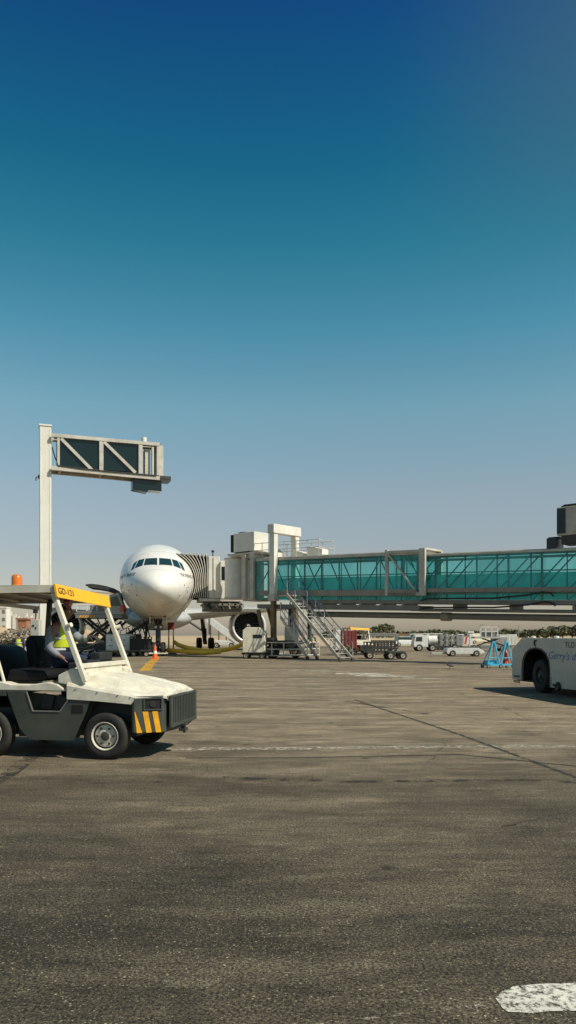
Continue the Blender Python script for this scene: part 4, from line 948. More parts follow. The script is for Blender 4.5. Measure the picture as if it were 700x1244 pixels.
# rotunda, cab and accordion canopy at the aircraft end
def cyl(x, y, r, z0, z1, n=32): return MB().lathe([(r, z0), (r, z1), (.001, z1+.02)], (x, y, 0), 'z', n).lathe([(.001, z0-.01), (r, z0)], (x, y, 0), 'z', n)
ro = cyl(-3.2, 1.0, .98, 4.35, 7.3).build('rotunda', 'bridge_white', bridge, smooth=True, angle=40)
q = MB()
for z in (4.33, 7.26): q.lathe([(.95, z), (1.03, z), (1.03, z+.12), (.95, z+.12)], (-3.2, 1.0, 0), 'z', 32)
q.build('rotunda_rim', 'bridge_frame', ro, smooth=True, angle=40)
q = MB()
for x, wd in ((-1.45, .40), (-.62, .34)):
    for y in (-.07, 1.8): q.bx(x-wd/2, x+wd/2, y-.12, y+.12, 4.2, 7.45)
q.bx(-1.7, -.42, 0, 1.75, 4.1, 4.35).bx(-1.7, -.42, 0, 1.75, 7.2, 7.46).bx(-2.6, -1.2, .8, 1.65, 4.4, 7.2); q.build('rotunda_portal', 'bridge_frame', bridge, bevel=.02)
q = MB(); q.bx(-3.2, -.2, -.1, 1.9, 7.47, 7.62); q.bx(-3.0, -.4, .05, 1.75, 7.38, 7.47); rl = q.build('roof_platform', 'bridge_frame', bridge, bevel=.02)
q = MB(); q.bx(-2.65, -.55, .0, 1.5, 7.72, 9.1); ac = q.build('air_conditioner', 'bridge_white', bridge, bevel=.03)
q = MB(); q.bx(-2.95, -2.66, .0, 1.5, 7.75, 9.02); 
q.build('fan_louvre', 'grille_dark', ac)
q = MB(); q.lathe([(.42, 9.1), (.44, 9.22), (.30, 9.26), (.001, 9.25)], (-2.35, .8, 0), 'z', 20); q.build('fan_cowl', 'black', ac, smooth=True, angle=40)
q = MB()
for x in (-2.5, -.8):
    for y in (.15, 1.4): q.bx(x-.08, x+.08, y-.08, y+.08, 7.62, 7.72)
q.build('unit_feet', 'steel', ac)
# the cab stands in front of the aircraft door: its frame uses aircraft coordinates turned into the bridge's
inv = (Matrix.Translation(BA) @ Matrix.Rotation(math.atan2(BU.y, BU.x), 4, 'Z')).inverted()
PM = Matrix.Translation((PA*NOSE+.02, NOSE, 0)) @ Matrix.Rotation(math.atan2(1, PA), 4, 'Z')
def A2B(x, y, z): return inv @ (PM @ Vector((x, y, z)))      # aircraft -> bridge
def abox(mb, x0, x1, y0, y1, z0, z1):
    vs = [A2B(x, y, z) for x in (x0, x1) for y in (y0, y1) for z in (z0, z1)]
    return mb.add(vs, [(0, 1, 3, 2), (4, 6, 7, 5), (0, 4, 5, 1), (2, 3, 7, 6), (0, 2, 6, 4), (1, 5, 7, 3)])
DX0, DX1 = 5.4, 8.4
q = MB(); abox(q, DX0-.1, DX1+.1, -4.75, -3.85, 4.5, 7.75); cab = q.build('cab', 'bridge_white', bridge, bevel=.03)
q = MB(); abox(q, DX0-.35, DX1, -5.35, -4.75, 4.45, 7.4); abox(q, DX0+.3, DX1, -5.9, -5.35, 4.45, 7.35); q.build('cab_housing', 'bridge_white', cab, bevel=.04)
q = MB(); abox(q, DX0-.37, DX0-.34, -5.12, -4.86, 5.9, 6.95); q.build('cab_window', 'panel_dark', cab)
q = MB(); abox(q, DX0-.38, DX0-.34, -5.22, -5.15, 4.6, 7.3); abox(q, DX0-.38, DX0-.34, -4.83, -4.76, 4.6, 7.3); abox(q, DX0-.16, DX0-.1, -4.3, -4.23, 4.6, 7.7); q.build('cab_trim', 'bridge_frame', cab)
q = MB(); abox(q, DX0-.3, DX1+.1, -6.4, -3.1, 4.25, 4.47); q.build('cab_floor', 'bridge_frame', cab, bevel=.01)
q = MB(); abox(q, DX0, DX1, -6.6, -3.6, 3.75, 4.2); abox(q, DX0-.2, DX0, -6.2, -4.0, 3.9, 4.1); abox(q, DX0+.2, DX0+.6, -8.0, -3.4, 3.45, 3.7); q.build('cab_undercarriage', 'bridge_under', cab, bevel=.02)
for k in range(7):
    q = MB(); y = -3.4-k*.5; a = A2B(DX0-.12, y, 4.0); b2 = A2B(DX0-.12, y-.12, 3.55+.1*(k % 3)); q.tube([a, b2], .10, 8).tube([a+Vector((.15, 0, .1)), a+Vector((-.2, 0, -.1))], .07, 6); q.build('cab_roller', 'black' if k % 2 else 'steel', cab)
q = MB(); q.tube([A2B(DX0, -4.2, 7.75), A2B(DX0, -4.2, 8.1)], .04, 6); q.box(A2B(DX0, -4.2, 8.16), (.16, .16, .16)); q.build('cab_camera', 'black', cab)
# accordion: folds run from the straight cab edge to the curve of the fuselage
def fus_y(x, z):
    w_, t_, m_, bb = lerp_tab(WID, x), lerp_tab(TOP, x), lerp_tab(MID, x), lerp_tab(BOT, x); h = (t_-m_) if z > m_ else (m_-bb)
    return w_*math.sqrt(max(0, 1-((z-m_)/h)**2))
q = MB(); NF = 17; zs = [4.5+k*(7.78-4.55)/12 for k in range(13)]; cols = []
for i in range(NF):
    u = i/(NF-1); o = .14 if i % 2 else -.12; row = []
    for z in zs:
        yf = -fus_y(DX0, z)-.03; row.append(A2B(DX0-o-.05, -3.85+(yf+3.85)*u, z+(.0 if z < 7.7 else o*.0)))
    for t in (0, .5, 1):
        x = DX0+(DX1-DX0)*t; zt = 7.82+o; yf = -fus_y(x, min(zt, lerp_tab(TOP, x)-.05))-.03; row.append(A2B(x, -3.85+(yf+3.85)*u, zt))
    for z in reversed(zs): yf = -fus_y(DX1, z)-.03; row.append(A2B(DX1+o+.05, -3.85+(yf+3.85)*u, z))
    cols.append(row)
q.loft(cols, closed=False, cap=False); q.build('accordion_canopy', 'bellow', bridge)
q = MB()
for i in range(1, NF, 2):
    pts = cols[i][:16]; off = (A2B(0, 0, 0)-A2B(1, 0, 0))*.02; MB().tube([p+off for p in pts], .036, 6).build('canopy_hoop', 'bridge_frame', cab, smooth=True)
# stairs from the bridge to the apron
def stairs(name, top, bot, wd, n, par, wheels=True):
    top = Vector(top); bot = Vector(bot); d = (bot-top); h = Vector((d.x, d.y, 0)).normalized(); sd = Vector((-h.y, h.x, 0)); st = MB()
    for s in (-1, 1): o = sd*(s*wd/2); st.beam(top+o, bot+o, .05, .22)
    for k in range(n): p = top.lerp(bot, (k+.5)/n); st.beam(p-sd*wd/2, p+sd*wd/2, .20, .03, up=(0, 0, 1))
    o_ = st.build(name, 'bridge_frame', par)
    for s in (-1, 1):
        q = MB(); o = sd*(s*wd/2)
        for zz in (1.0, .55): q.tube([top+o+Vector((0, 0, zz)), bot+o+Vector((0, 0, zz))], .028, 6)
        for k in range(7): p = top.lerp(bot, k/6)+o; q.tube([p, p+Vector((0, 0, 1.0))], .025, 6)
        q.build('handrail', 'alu', o_, smooth=True)
    if wheels:
        for s in (-1, 1): add_wheel(o_, bot+sd*(s*wd/2)+Vector((0, 0, .03-.03)), .14, .08, axis='x', detail=False, n=14)
    return o_
def W2B(p): return inv @ Vector(p)
stairs('service_stairs', W2B((.35, 52.3, 4.35)), W2B((3.55, 46.9, .14)), .95, 18, bridge)
stairs('service_stairs', W2B((-.2, 53.6, 2.9)), W2B((1.6, 50.6, .12)), .75, 10, bridge)
q = MB(); c = W2B((.25, 52.6, 4.3)); q.box(c, (1.3, 1.2, .08)); q.build('stair_landing', 'bridge_frame', bridge)
# second roof unit over the inner tunnel
q = MB(); x = 22.0; q.prism([(21.6, 6.88), (23.9, 6.88), (23.9, 8.38), (21.6, 8.38)], .1, 1.5); a2 = q.build('air_conditioner', 'bridge_frame', bridge, bevel=.03)
q = MB(); q.bx(21.63, 22.07, .06, .098, 6.98, 8.30).bx(21.56, 21.597, .2, 1.4, 6.98, 8.30); q.build('fan_louvre', 'panel_dark', a2)
q = MB(); q.bx(21.8, 23.9, .15, 1.45, 8.383, 8.46).bx(21.9, 23.8, .2, 1.4, 8.46, 8.52); q.build('unit_lid', 'black', a2, bevel=.03)
q = MB(); q.bx(21.8, 23.9, .2, 1.4, 6.42, 6.877); q.build('unit_plinth', 'darksteel', a2, bevel=.02)
q = MB(); q.bx(20.95, 21.5, .3, 1.3, 6.25, 6.82).bx(21.0, 21.6, .4, 1.2, 6.823, 6.88); q.build('roof_cabinet', 'panel_dark', inner, bevel=.02)

# yellow air hose from the bridge to the belly
q = MB(); pts = [P(316, 771, 56.5), P(306, 776, 57), P(296, 782, 57.6), P(280, 788.3, 58.6), P(265, 790.3, 59.3), P(250, 790.3, 59.8), P(236, 788.8, 60.3), P(225, 786, 60.8), P(217, 783.5, 61.5), P(212, 780, 62.5)]
def smooth_path(pts, n=4):
    out = []
    for i in range(len(pts)-1):
        p0 = pts[max(i-1, 0)]; p1 = pts[i]; p2 = pts[i+1]; p3 = pts[min(i+2, len(pts)-1)]
        for k in range(n):
            t = k/n; out.append(.5*((2*p1)+(p2-p0)*t+(2*p0-5*p1+4*p2-p3)*t*t+(3*p1-p0-3*p2+p3)*t**3))
    return out+[pts[-1]]
q.tube(smooth_path(pts), .165, 10); tag(q.build('air_hose', 'hose', smooth=True), 'thick yellow air hose sagging from the bridge to the airliner belly', 'hose')
q = MB(); q.tube(smooth_path([P(268, 791.6, 58.6), P(250, 793, 58.2), P(230, 792, 58.9), P(212, 790.6, 60.0), P(204, 789.6, 60.5)]), .17, 10); tag(q.build('air_hose', 'hose', smooth=True), 'yellow hose lying along the ground behind the nose wheel', 'hose')
#@@PART4
# ------------------------------------------------------------------ tall post with a glazed truss arm
GP = P(55, 772, 45); GP.z = 0
gan = thing('gantry_post', 'tall white post carrying a glazed truss arm high above the tractor', 'gantry', GP, math.atan2(.35, 1))
q = MB(); q.bx(-.32, .32, -.36, .36, .25, 13.75); q.bx(-.36, .36, -.40, .40, 13.75, 13.86); post = q.build('post', 'pole', gan, bevel=.02)
q = MB(); q.bx(-.30, -.22, -.375, -.36, .3, 13.6).bx(.22, .30, -.375, -.36, .3, 13.6).bx(.32, .335, -.34, -.26, .3, 13.6); q.build('post_edge', 'bridge_white', post)
q = MB(); q.bx(-.65, .65, -.65, .65, 0, .25); q.build('base_plate', 'steel', gan, bevel=.02)
q = MB(); q.bx(-.40, -.32, -.1, .1, 10.75, 10.95).tube([(-.36, 0, 10.85), (-.5, -.1, 10.8), (-.52, -.1, 10.6)], .03, 6); q.build('post_fitting', 'darksteel', post)
am = MB()
AX0, AX1 = .33, 6.6; dr = -.0
for y in (-.55, .55):
    am.beam((AX0, y, 13.20), (AX1, y, 13.17), .16, .20); am.beam((AX0, y, 11.30), (AX1, y, 11.12), .18, .24)
    for x, w_ in ((.72, .14), (3.15, .24), (5.45, .24), (6.5, .16)): am.beam((x, y, 11.3), (x, y, 13.15), w_, .12, up=(0, 1, 0))
    for x0, x1 in ((.85, 2.6), (3.3, 5.15)): am.beam((x0, y-.03, 13.05), (x1, y-.03, 11.35), .18, .09, up=(0, 1, 0))
for x in (.8, 3.15, 5.45, 6.5):
    am.beam((x, -.5, 13.18), (x, .5, 13.18), .14, .14); am.beam((x, -.5, 11.2), (x, .5, 11.2), .14, .14)
arm = am.build('truss_arm', 'bridge_frame', gan, bevel=.01)
for x0, x1 in ((.80, 3.03), (3.27, 5.33)):
    for y in (-.47, .47): q = MB(); q.bx(x0, x1, y-.015, y+.015, 11.42, 13.10); q.build('dark_panel', 'panel_dark', arm)
q = MB(); q.bx(.5, 6.7, -.42, .42, 11.27, 11.30).bx(.5, 6.7, -.42, .42, 13.24, 13.27); q.build('walkway_plate', 'bridge_under', arm)
q = MB(); q.bx(5.75, 6.05, -.35, .35, 11.2, 12.9).tube([(6.18, -.5, 11.2), (6.18, -.5, 13.0)], .09, 8).bx(6.5, 6.85, -.45, .45, 11.3, 13.15); q.build('end_frame', 'bridge_frame', arm, bevel=.015)
q = MB(); q.lathe([(.16, 13.28), (.16, 13.66), (.001, 13.7)], (5.75, 0, 0), 'z', 14); q.build('roof_vent', 'bridge_white', arm, smooth=True, angle=40)
q = MB(); q.prism([(5.0, 10.42), (5.9, 10.28), (5.95, 10.4), (6.75, 10.38), (6.75, 11.0), (5.0, 11.08)], -.42, .42); q.build('hanging_cab', 'panel_dark', arm, bevel=.02)
q = MB(); q.bx(6.2, 7.3, -.5, .5, 11.02, 11.12).bx(6.2, 7.3, -.52, -.48, 11.12, 11.3); q.build('end_platform', 'darksteel', arm)
q = MB(); q.tube([(.36, -.30, 12.6), (.55, -.45, 11.9), (.7, -.66, 11.45), (2.2, -.68, 11.36), (4.0, -.68, 11.30), (6.4, -.68, 11.26)], .035, 6); q.build('cable', 'black', arm, smooth=True)
# cabinet on a pedestal beside the post
c = P(44, 772, 43.6); c.z = 0
cb = thing('control_cabinet', 'pale equipment cabinet with a small black lamp standing beside the tall post', 'cabinet', c, R(-6))
q = MB(); q.bx(-.26, .26, -.2, .2, 1.15, 2.5); k = q.build('cabinet', 'greywhite', cb, bevel=.03)
q = MB(); q.bx(-.14, -.02, -.22, -.2, 2.1, 2.2).bx(.04, .1, -.22, -.2, 1.95, 2.08); q.build('label_plate', 'black', k)
q = MB(); q.bx(-.12, .12, -.12, .12, 0, 1.15); q.build('pedestal', 'steel', cb)
q = MB(); q.tube([(-.02, 0, 2.5), (-.02, 0, 2.85)], .04, 8).box((-.04, 0, 2.98), (.22, .2, .24)); q.build('lamp_head', 'black', cb, bevel=.02)

# ------------------------------------------------------------------ pushback tug at the right edge
d = Vector((-.15, .989, 0)).normalized()          # the tug's nose points away from the camera
tug = thing('pushback_tug', 'low grey-white pushback tug with blue script cut by the right edge', 'aircraft tug', Vector((6.98, 21.4, 0)), math.atan2(d.y, d.x))
# local: x towards the nose, +y away to the left is the visible flank (y=0), body on -y
def tug_pt(px, py):
    """where the ray through a photo point meets the visible flank"""
    r = Vector(((px-350)/F, 1, -(py-HOR)/F)); n = Vector((-d.y, d.x, 0)); t = (tug.location-Vector((0, 0, EYE))).dot(n)/r.dot(n); p = Vector((0, 0, EYE))+r*t
    q_ = p-tug.location; return q_.dot(d), p.z
H = 1.53; W = 2.4
x0 = -4.6; x1 = 1.72
arch = [(-.60, .2), (-.60, .70), (-.54, .92), (-.38, 1.09), (-.10, 1.20), (.22, 1.23), (.56, 1.19), (.82, 1.07), (.98, .88), (1.03, .62), (1.03, .30)]
arch2 = [(x-3.3, max(z, .22) if i_ else .22) for i_, (x, z) in enumerate(arch)]; arch2[-1] = (arch2[-1][0], .22)
side = [(x0, .22), ]+arch2+arch+[(x1-.02, .30), (x1, .4), (x1, 1.18), (x1-.62, H-.02), (x1-.9, H), (x0, H)]
b = MB(); b.prism(side, -.03, .0); b.prism(side, -W, -W+.03)
b.prism([(x0, .25), (-3.95, .25), (-3.95, H-.03), (x0, H-.03)], -W+.03, -.03); b.prism([(-2.22, .25), (-.65, .25), (-.65, H-.03), (-2.22, H-.03)], -W+.03, -.03); b.prism([(-3.95, 1.26), (-2.22, 1.26), (-2.22, H-.03), (-3.95, H-.03)], -W+.03, -.03)
b.prism([(1.07, .33), (x1-.02, .33), (x1-.01, 1.17), (x1-.62, H-.03), (1.07, H-.03)], -W+.03, -.03)
b.prism([(-.65, 1.26), (1.07, 1.26), (1.07, H-.03), (-.65, H-.03)], -W+.03, -.03)
b.prism([(x0, H-.03), (x1-.9, H-.03), (x1-.62, H-.05), (x1-.62, H-.03), (x1-.9, H-.004), (x0, H-.004)], -W+.03, -.03)
body = b.build('body', 'greywhite', tug, bevel=.012)
q = MB(); q.bx(x0+.02, x1-.15, -W+.1, -.1, .26, .32).bx(-.64, 1.06, -W+.55, -.55, .34, 1.25).bx(-3.94, -2.23, -W+.55, -.55, .34, 1.25).bx(1.036, 1.066, -.548, -.034, .29, 1.25).bx(-.644, -.612, -.548, -.034, .25, 1.25).bx(-.61, 1.034, -.548, -.034, 1.236, 1.257); q.build('underbody', 'grille_dark', tug)  # near-black liners paint in the shade inside the front wheel arch
for xx in (0, -3.3):
    for y, s in ((-.24, 1), (-W+.24, -1)): add_wheel(tug, (xx+.12, y, .47), .47, .36, side=s, rim='darksteel', rim_r=.50)
for y, s in ((.0, 1), (-W, -1)):
    q = MB(); q.prism([(x, z) for x, z in arch]+[(1.07, .30), (1.07, .63), (1.02, .90), (.85, 1.10), (.58, 1.225), (.22, 1.27), (-.12, 1.24), (-.41, 1.125), (-.58, .94), (-.64, .71), (-.64, .2)], y-.008 if s < 0 else y-.004, y+.010 if s > 0 else y+.004); q.build('arch_trim', 'black', body)
up = Vector((0, 0, 1))
u0, z0 = tug_pt(686.5, 786.5); u1, _ = tug_pt(698.6, 786)
add_text('lettering', 'TLD', .205, (u0, .0, z0), (-1, 0, 0), up, 'text_dark', body, width=abs(u1-u0)*.98, lift=.006)
u0, z0 = tug_pt(667, 800.5); u1, _ = tug_pt(700, 800)
add_text('lettering', "Gerry's d", .30, (u0, .0, z0), (-1, 0, 0), up, 'blue_text', body, width=abs(u1-u0)*1.02, shear=.35, lift=.006)
u, z = tug_pt(679, 834); q = MB(); q.lathe([(.12, 0), (.12, .05), (.09, .07), (.001, .06)], (u, 0, z), 'y', 18); q.tube([(u+.02, .05, z+.02), (u+.18, .06, z+.03)], .035, 8); q.build('filler_cap', 'black', body, smooth=True, angle=40)
u, z = tug_pt(669.5, 828); q = MB(); q.bx(u-.02, u+.02, 0, .012, z-.12, z+.12); q.build('door_catch', 'steel', body)
for (pa, pb, m_) in (((624.5, 820), (632.5, 823), 'tractor_dark'), ((624.5, 825.5), (632.5, 830), 'yellow')):
    ua, za = tug_pt(*pa); ub, zb = tug_pt(*pb); q = MB(); k = 5
    for i in range(k): e0 = ua+(ub-ua)*i/k; e1 = e0+(ub-ua)/k*.62; q.bx(e0, e1, .001, .009, min(za, zb), max(za, zb))
    q.build('hazard_plate', 'black' if m_ == 'tractor_dark' else 'grease', body)
u, z = tug_pt(651, 781); q = MB(); q.tube([(u, .01, z-.09), (u+.06, .02, z-.03), (u+.03, .02, z+.07), (u-.05, .01, z+.06)], .022, 6); q.build('lifting_hook', 'black', body)
q = MB(); q.bx(-4.4, -2.9, -W+.25, -.55, H, H+.09); q.build('deck_hatch', 'tractor_dark', body, bevel=.02)
for u in (.95, -.4): q = MB(); q.lathe([(.07, H), (.07, H+.05), (.001, H+.06)], (u, -.3, 0), 'z', 10); q.build('deck_cap', 'white', body)

# ------------------------------------------------------------------ blue A-frame stand
c = G(608, 811.5); st = thing('trestle_stand', 'sky-blue double A-frame trestle stand on wheels with red inside', 'trestle', c, R(12))
def A(x):
    q = MB()
    q.beam((x-.33, 0, .12), (x-.045, 0, 1.3), .07, .07, up=(0, 1, 0)).beam((x+.33, 0, .12), (x+.045, 0, 1.3), .07, .07, up=(0, 1, 0)).beam((x-.24, 0, .50), (x+.24, 0, .50), .05, .05).beam((x-.08, 0, 1.27), (x+.08, 0, 1.27), .08, .08)
    q.beam((x-.30, .55, .2), (x-.03, .04, 1.24), .05, .05).beam((x+.30, .55, .2), (x+.03, .04, 1.24), .05, .05)
    return q.build('a_frame', 'cyan', st, bevel=.008)
for x in (-.36, .34): A(x)
q = MB(); q.beam((-.70, 0, .16), (.70, 0, .16), .08, .1).beam((-.70, .58, .16), (.70, .58, .16), .08, .1).beam((-.68, 0, .16), (-.68, .58, .16), .07, .08).beam((.68, 0, .16), (.68, .58, .16), .07, .08).bx(-.62, -.1, .1, .5, .2, .38); q.build('base_frame', 'cyan', st)
for x, y in ((-.66, -.05), (0, -.05), (.66, -.05), (.66, .6), (-.66, .6)): add_wheel(st, (x, y, .09), .09, .07, detail=False, n=14)
q = MB(); q.lathe([(.001, .2), (.17, .2), (.15, .28), (.05, .86), (.03, .88), (.001, .88)], (.40, .2, 0), 'z', 16); q.build('red_bottle', 'red2', st, smooth=True, angle=40)

# ------------------------------------------------------------------ traffic cone by the nose wheel
def cone(label, loc, s=1.):
    c = thing('traffic_cone', label, 'traffic cone', loc); q = MB(); q.lathe([(.15*s, .05*s), (.035*s, .78*s), (.001, .79*s)], axis='z', n=20); q.build('cone_body', 'cone_orange', c, smooth=True, angle=50)
    q = MB(); q.bx(-.2*s, .2*s, -.2*s, .2*s, 0, .05*s); q.build('base', 'cone_orange', c, bevel=.01)
    q = MB(); q.lathe([(.112*s, .30*s), (.082*s, .48*s)], axis='z', n=20); q.build('reflective_band', 'cone_white', c, smooth=True); return c
cone('orange traffic cone standing in front of the nose wheel', G(188.5, 800.8), 1.25)

# ------------------------------------------------------------------ ground support equipment round the airliner
# container loader at the forward hold
LD = thing('container_loader', 'scissor-lift container loader raised to the forward hold left of the nose', 'loader', P(126, 772, 63.5)-Vector((0, 0, EYE)), R(4))
def lx(px): return (px-126)/F*63.5
def lz(py): return EYE-(py-HOR)/F*63.5
q = MB(); q.bx(lx(97), lx(160), -1.4, 1.4, .45, .95); ch = q.build('chassis', 'darksteel', LD, bevel=.03)
for x in (lx(103), lx(152)):
    for y in (-1.25, 1.25): add_wheel(ch, (x, y, .42), .42, .3, side=(-1 if y < 0 else 1), detail=False)
for y in (-1.2, 1.2):
    q = MB(); q.beam((lx(100), y, .95), (lx(140), y-.0, lz(751)), .20, .26, up=(0, 1, 0)); q.build('scissor_arm', 'darksteel', LD)
    q = MB(); q.beam((lx(140), y+.16, .95), (lx(103), y+.16, lz(751)), .20, .26, up=(0, 1, 0)); q.build('scissor_arm', 'darksteel', LD)
    q = MB(); q.beam((lx(122), y+.1, 1.0), (lx(150), y+.1, lz(755)), .18, .22, up=(0, 1, 0)); q.build('scissor_arm', 'darksteel', LD)
q = MB(); q.bx(lx(97), lx(152), -1.6, 1.6, lz(751.5), lz(747)); q.bx(lx(98), lx(151), -1.62, -1.55, lz(747), lz(743)); pf = q.build('platform', 'steel', LD, bevel=.02)
q = MB()
for k in range(6): x = lx(101+k*3.2); q.add([(x, -1.625, lz(751)), (x+.12, -1.625, lz(751)), (x+.26, -1.625, lz(748)), (x+.14, -1.625, lz(748))], [(0, 1, 2, 3)])
q.build('hazard_stripes', 'yellow', pf)
q = MB()
for x in (98, 110, 122, 133): q.tube([(lx(x), -1.5, lz(747)), (lx(x), -1.5, lz(729))], .045, 6)
for z in (729.5, 736): q.tube([(lx(98), -1.5, lz(z)), (lx(133), -1.5, lz(z))], .04, 6)
q.build('railing', 'white', pf)
q = MB(); q.bx(lx(112), lx(130), -.9, .9, lz(747), lz(735)); q.build('cargo_pallet', 'steel', pf, bevel=.05)
q = MB(); q.prism([(lx(136), lz(747)), (lx(153), lz(747)), (lx(155), lz(740)), (lx(147), lz(721)), (lx(137), lz(724))], -1.7, -.5); q.build('operator_cab', 'greywhite', pf, bevel=.03)
q = MB(); q.prism([(lx(138.5), lz(737)), (lx(150.5), lz(737)), (lx(146), lz(725)), (lx(139), lz(727))], -1.73, -1.70); q.build('cab_window', 'cockpit_glass', pf)
q = MB(); q.lathe([(.001, 0), (.26, 0), (.27, .2), (.2, .5), (.001, .55)], (lx(152), -1.55, lz(743.5)), 'z', 14); q.build('beacon', 'beacon_red', pf, smooth=True, angle=50)
for k in range(5):
    q = MB(); x = 104+k*9; q.tube([(lx(x), -1.3, lz(752)), (lx(x+4), -1.45, lz(760)), (lx(x+9), -1.3, lz(757)), (lx(x+12), -1.2, lz(764))], .06, 6); q.build('hydraulic_hose', 'black', LD, smooth=True)
# ground power unit: white panelled box on a small trailer
c = G(146, 797.2); gp = thing('ground_power_unit', 'white twin-panel ground power unit on a trailer under the loader', 'power unit', c, R(-3))
q = MB(); q.bx(-.95, .95, -.6, .6, .42, 1.72); k = q.build('housing', 'greywhite', gp, bevel=.04)
for x in (-.48, .48):
    q = MB(); q.bx(x-.42, x+.42, -.63, -.6, .5, 1.64); pd = q.build('door_panel', 'white', k, bevel=.012)
    q = MB(); q.bx(x-.25, x+.1, -.645, -.63, .80, .84); q.build('handle', 'black', pd)
    q = MB(); q.bx(x-.03, x+.05, -.645, -.63, 1.2, 1.3); q.build('gauge', 'black', pd)
q = MB(); q.bx(-1.1, 1.1, -.62, .62, .30, .42).beam((1.1, 0, .34), (1.9, 0, .34), .08); q.build('trailer_frame', 'grease', gp)
for x in (-.7, .7):
    for y in (-.55, .55): add_wheel(gp, (x, y, .22), .22, .14, side=(-1 if y < 0 else 1), detail=False, n=18)
# dark netted container dolly beside the nose wheel
c = G(173, 797.5); do = thing('container_dolly', 'dark netted dolly standing between the white power unit and nose wheel', 'dolly', c, R(2))
q = MB(); q.bx(-.85, .68, -.75, .75, .38, .52); fr = q.build('bed', 'darksteel', do, bevel=.02)
q = MB()
for k in range(6): x = -.80+k*.28; q.bx(x-.03, x+.03, -.74, -.68, .52, 1.5).bx(x-.03, x+.03, .68, .74, .52, 1.5)
for z in (.8, 1.1, 1.48): q.bx(-.83, .66, -.75, -.69, z-.03, z+.03).bx(-.83, .66, .69, .75, z-.03, z+.03)
q.bx(-.80, .62, -.62, .62, .53, 1.36); q.build('netting', 'black', do)
for x in (-.55, .4):
    for y in (-.65, .65): add_wheel(do, (x, y, .2), .2, .14, side=(-1 if y < 0 else 1), detail=False, n=18)
q = MB(); q.bx(.6, 1.9, -.5, -.42, .20, .28).bx(.6, 1.9, .3, .38, .20, .28).bx(.4, .62, -.7, .6, .2, .3); q.build('tow_bar', 'beige', do)
# beige cabinet in front of the left engine
c = G(310, 800); be = thing('air_unit', 'beige slant-topped ground air unit parked in front of the engine', 'air unit', c, R(-6))
q = MB(); q.prism([(-.78, .42), (.78, .42), (.78, 1.72), (.40, 2.16), (-.52, 2.16), (-.78, 1.95)], -.65, .65); k = q.build('housing', 'beige', be, bevel=.04)
q = MB(); q.bx(-.05, .55, -.67, -.65, 1.42, 1.66); q.build('grille', 'black', k)
q = MB(); q.bx(-.85, .9, -.6, .6, .28, .42).bx(.8, 1.6, -.05, .05, .3, .38); q.build('trailer_frame', 'black', be)
for x in (-.55, .55):
    for y in (-.55, .55): add_wheel(be, (x, y, .2), .2, .15, side=(-1 if y < 0 else 1), detail=False, n=18)
# red-brown post with a small box under the belly
c = P(208, 772, 66); c.z = 0; hp = thing('hose_stand', 'red box on a thin brown stand under the airliner belly', 'stand', c)
q = MB(); q.box((0, 0, 2.4), (.55, .3, .62)); q.build('box', 'red', hp, bevel=.03)
q = MB(); q.tube([(-.2, 0, 0), (-.2, 0, 2.2)], .06, 8).tube([(.2, 0, 0), (.2, 0, 2.2)], .06, 8).bx(-.5, .5, -.4, .4, 0, .12); q.build('stand', 'grease', hp)
# passenger steps far behind the wing
c = G(276, 784.6); c2 = P(274, 772, 100); c2.z = 0
sp = thing('passenger_steps', 'white towable passenger steps sloping down behind the main wheels', 'steps', c2)
def sz(py): return EYE-(py-HOR)/F*100
def sxp(px): return (px-274)/F*100
q = MB()
for y in (-.9, .9): q.beam((sxp(253), y, sz(752)), (sxp(291), y, sz(780)), .10, .75, up=(0, 0, 1)).beam((sxp(253), y, sz(748)), (sxp(291), y, sz(776)), .08, .10)
for k in range(16): t = (k+.5)/16; q.box((sxp(253+38*t), 0, sz(752+28*t)), (.3, 1.7, .05))
fl = q.build('stair_flight', 'white', sp)
q = MB(); q.bx(sxp(262), sxp(286), -.9, .9, .35, .95).bx(sxp(278), sxp(286), -.8, .8, .95, 1.5); q.build('chassis', 'white', sp, bevel=.05)
for x in (264, 282):
    for y in (-.85, .85): add_wheel(sp, (sxp(x), y, .35), .35, .25, side=(-1 if y < 0 else 1), detail=False, n=18)
for x, z in ((256, 755), (266, 762), (275, 769)):
    q = MB(); q.beam((sxp(x), 0, .9), (sxp(x), 0, sz(z)), .14); q.build('support', 'steel', sp)

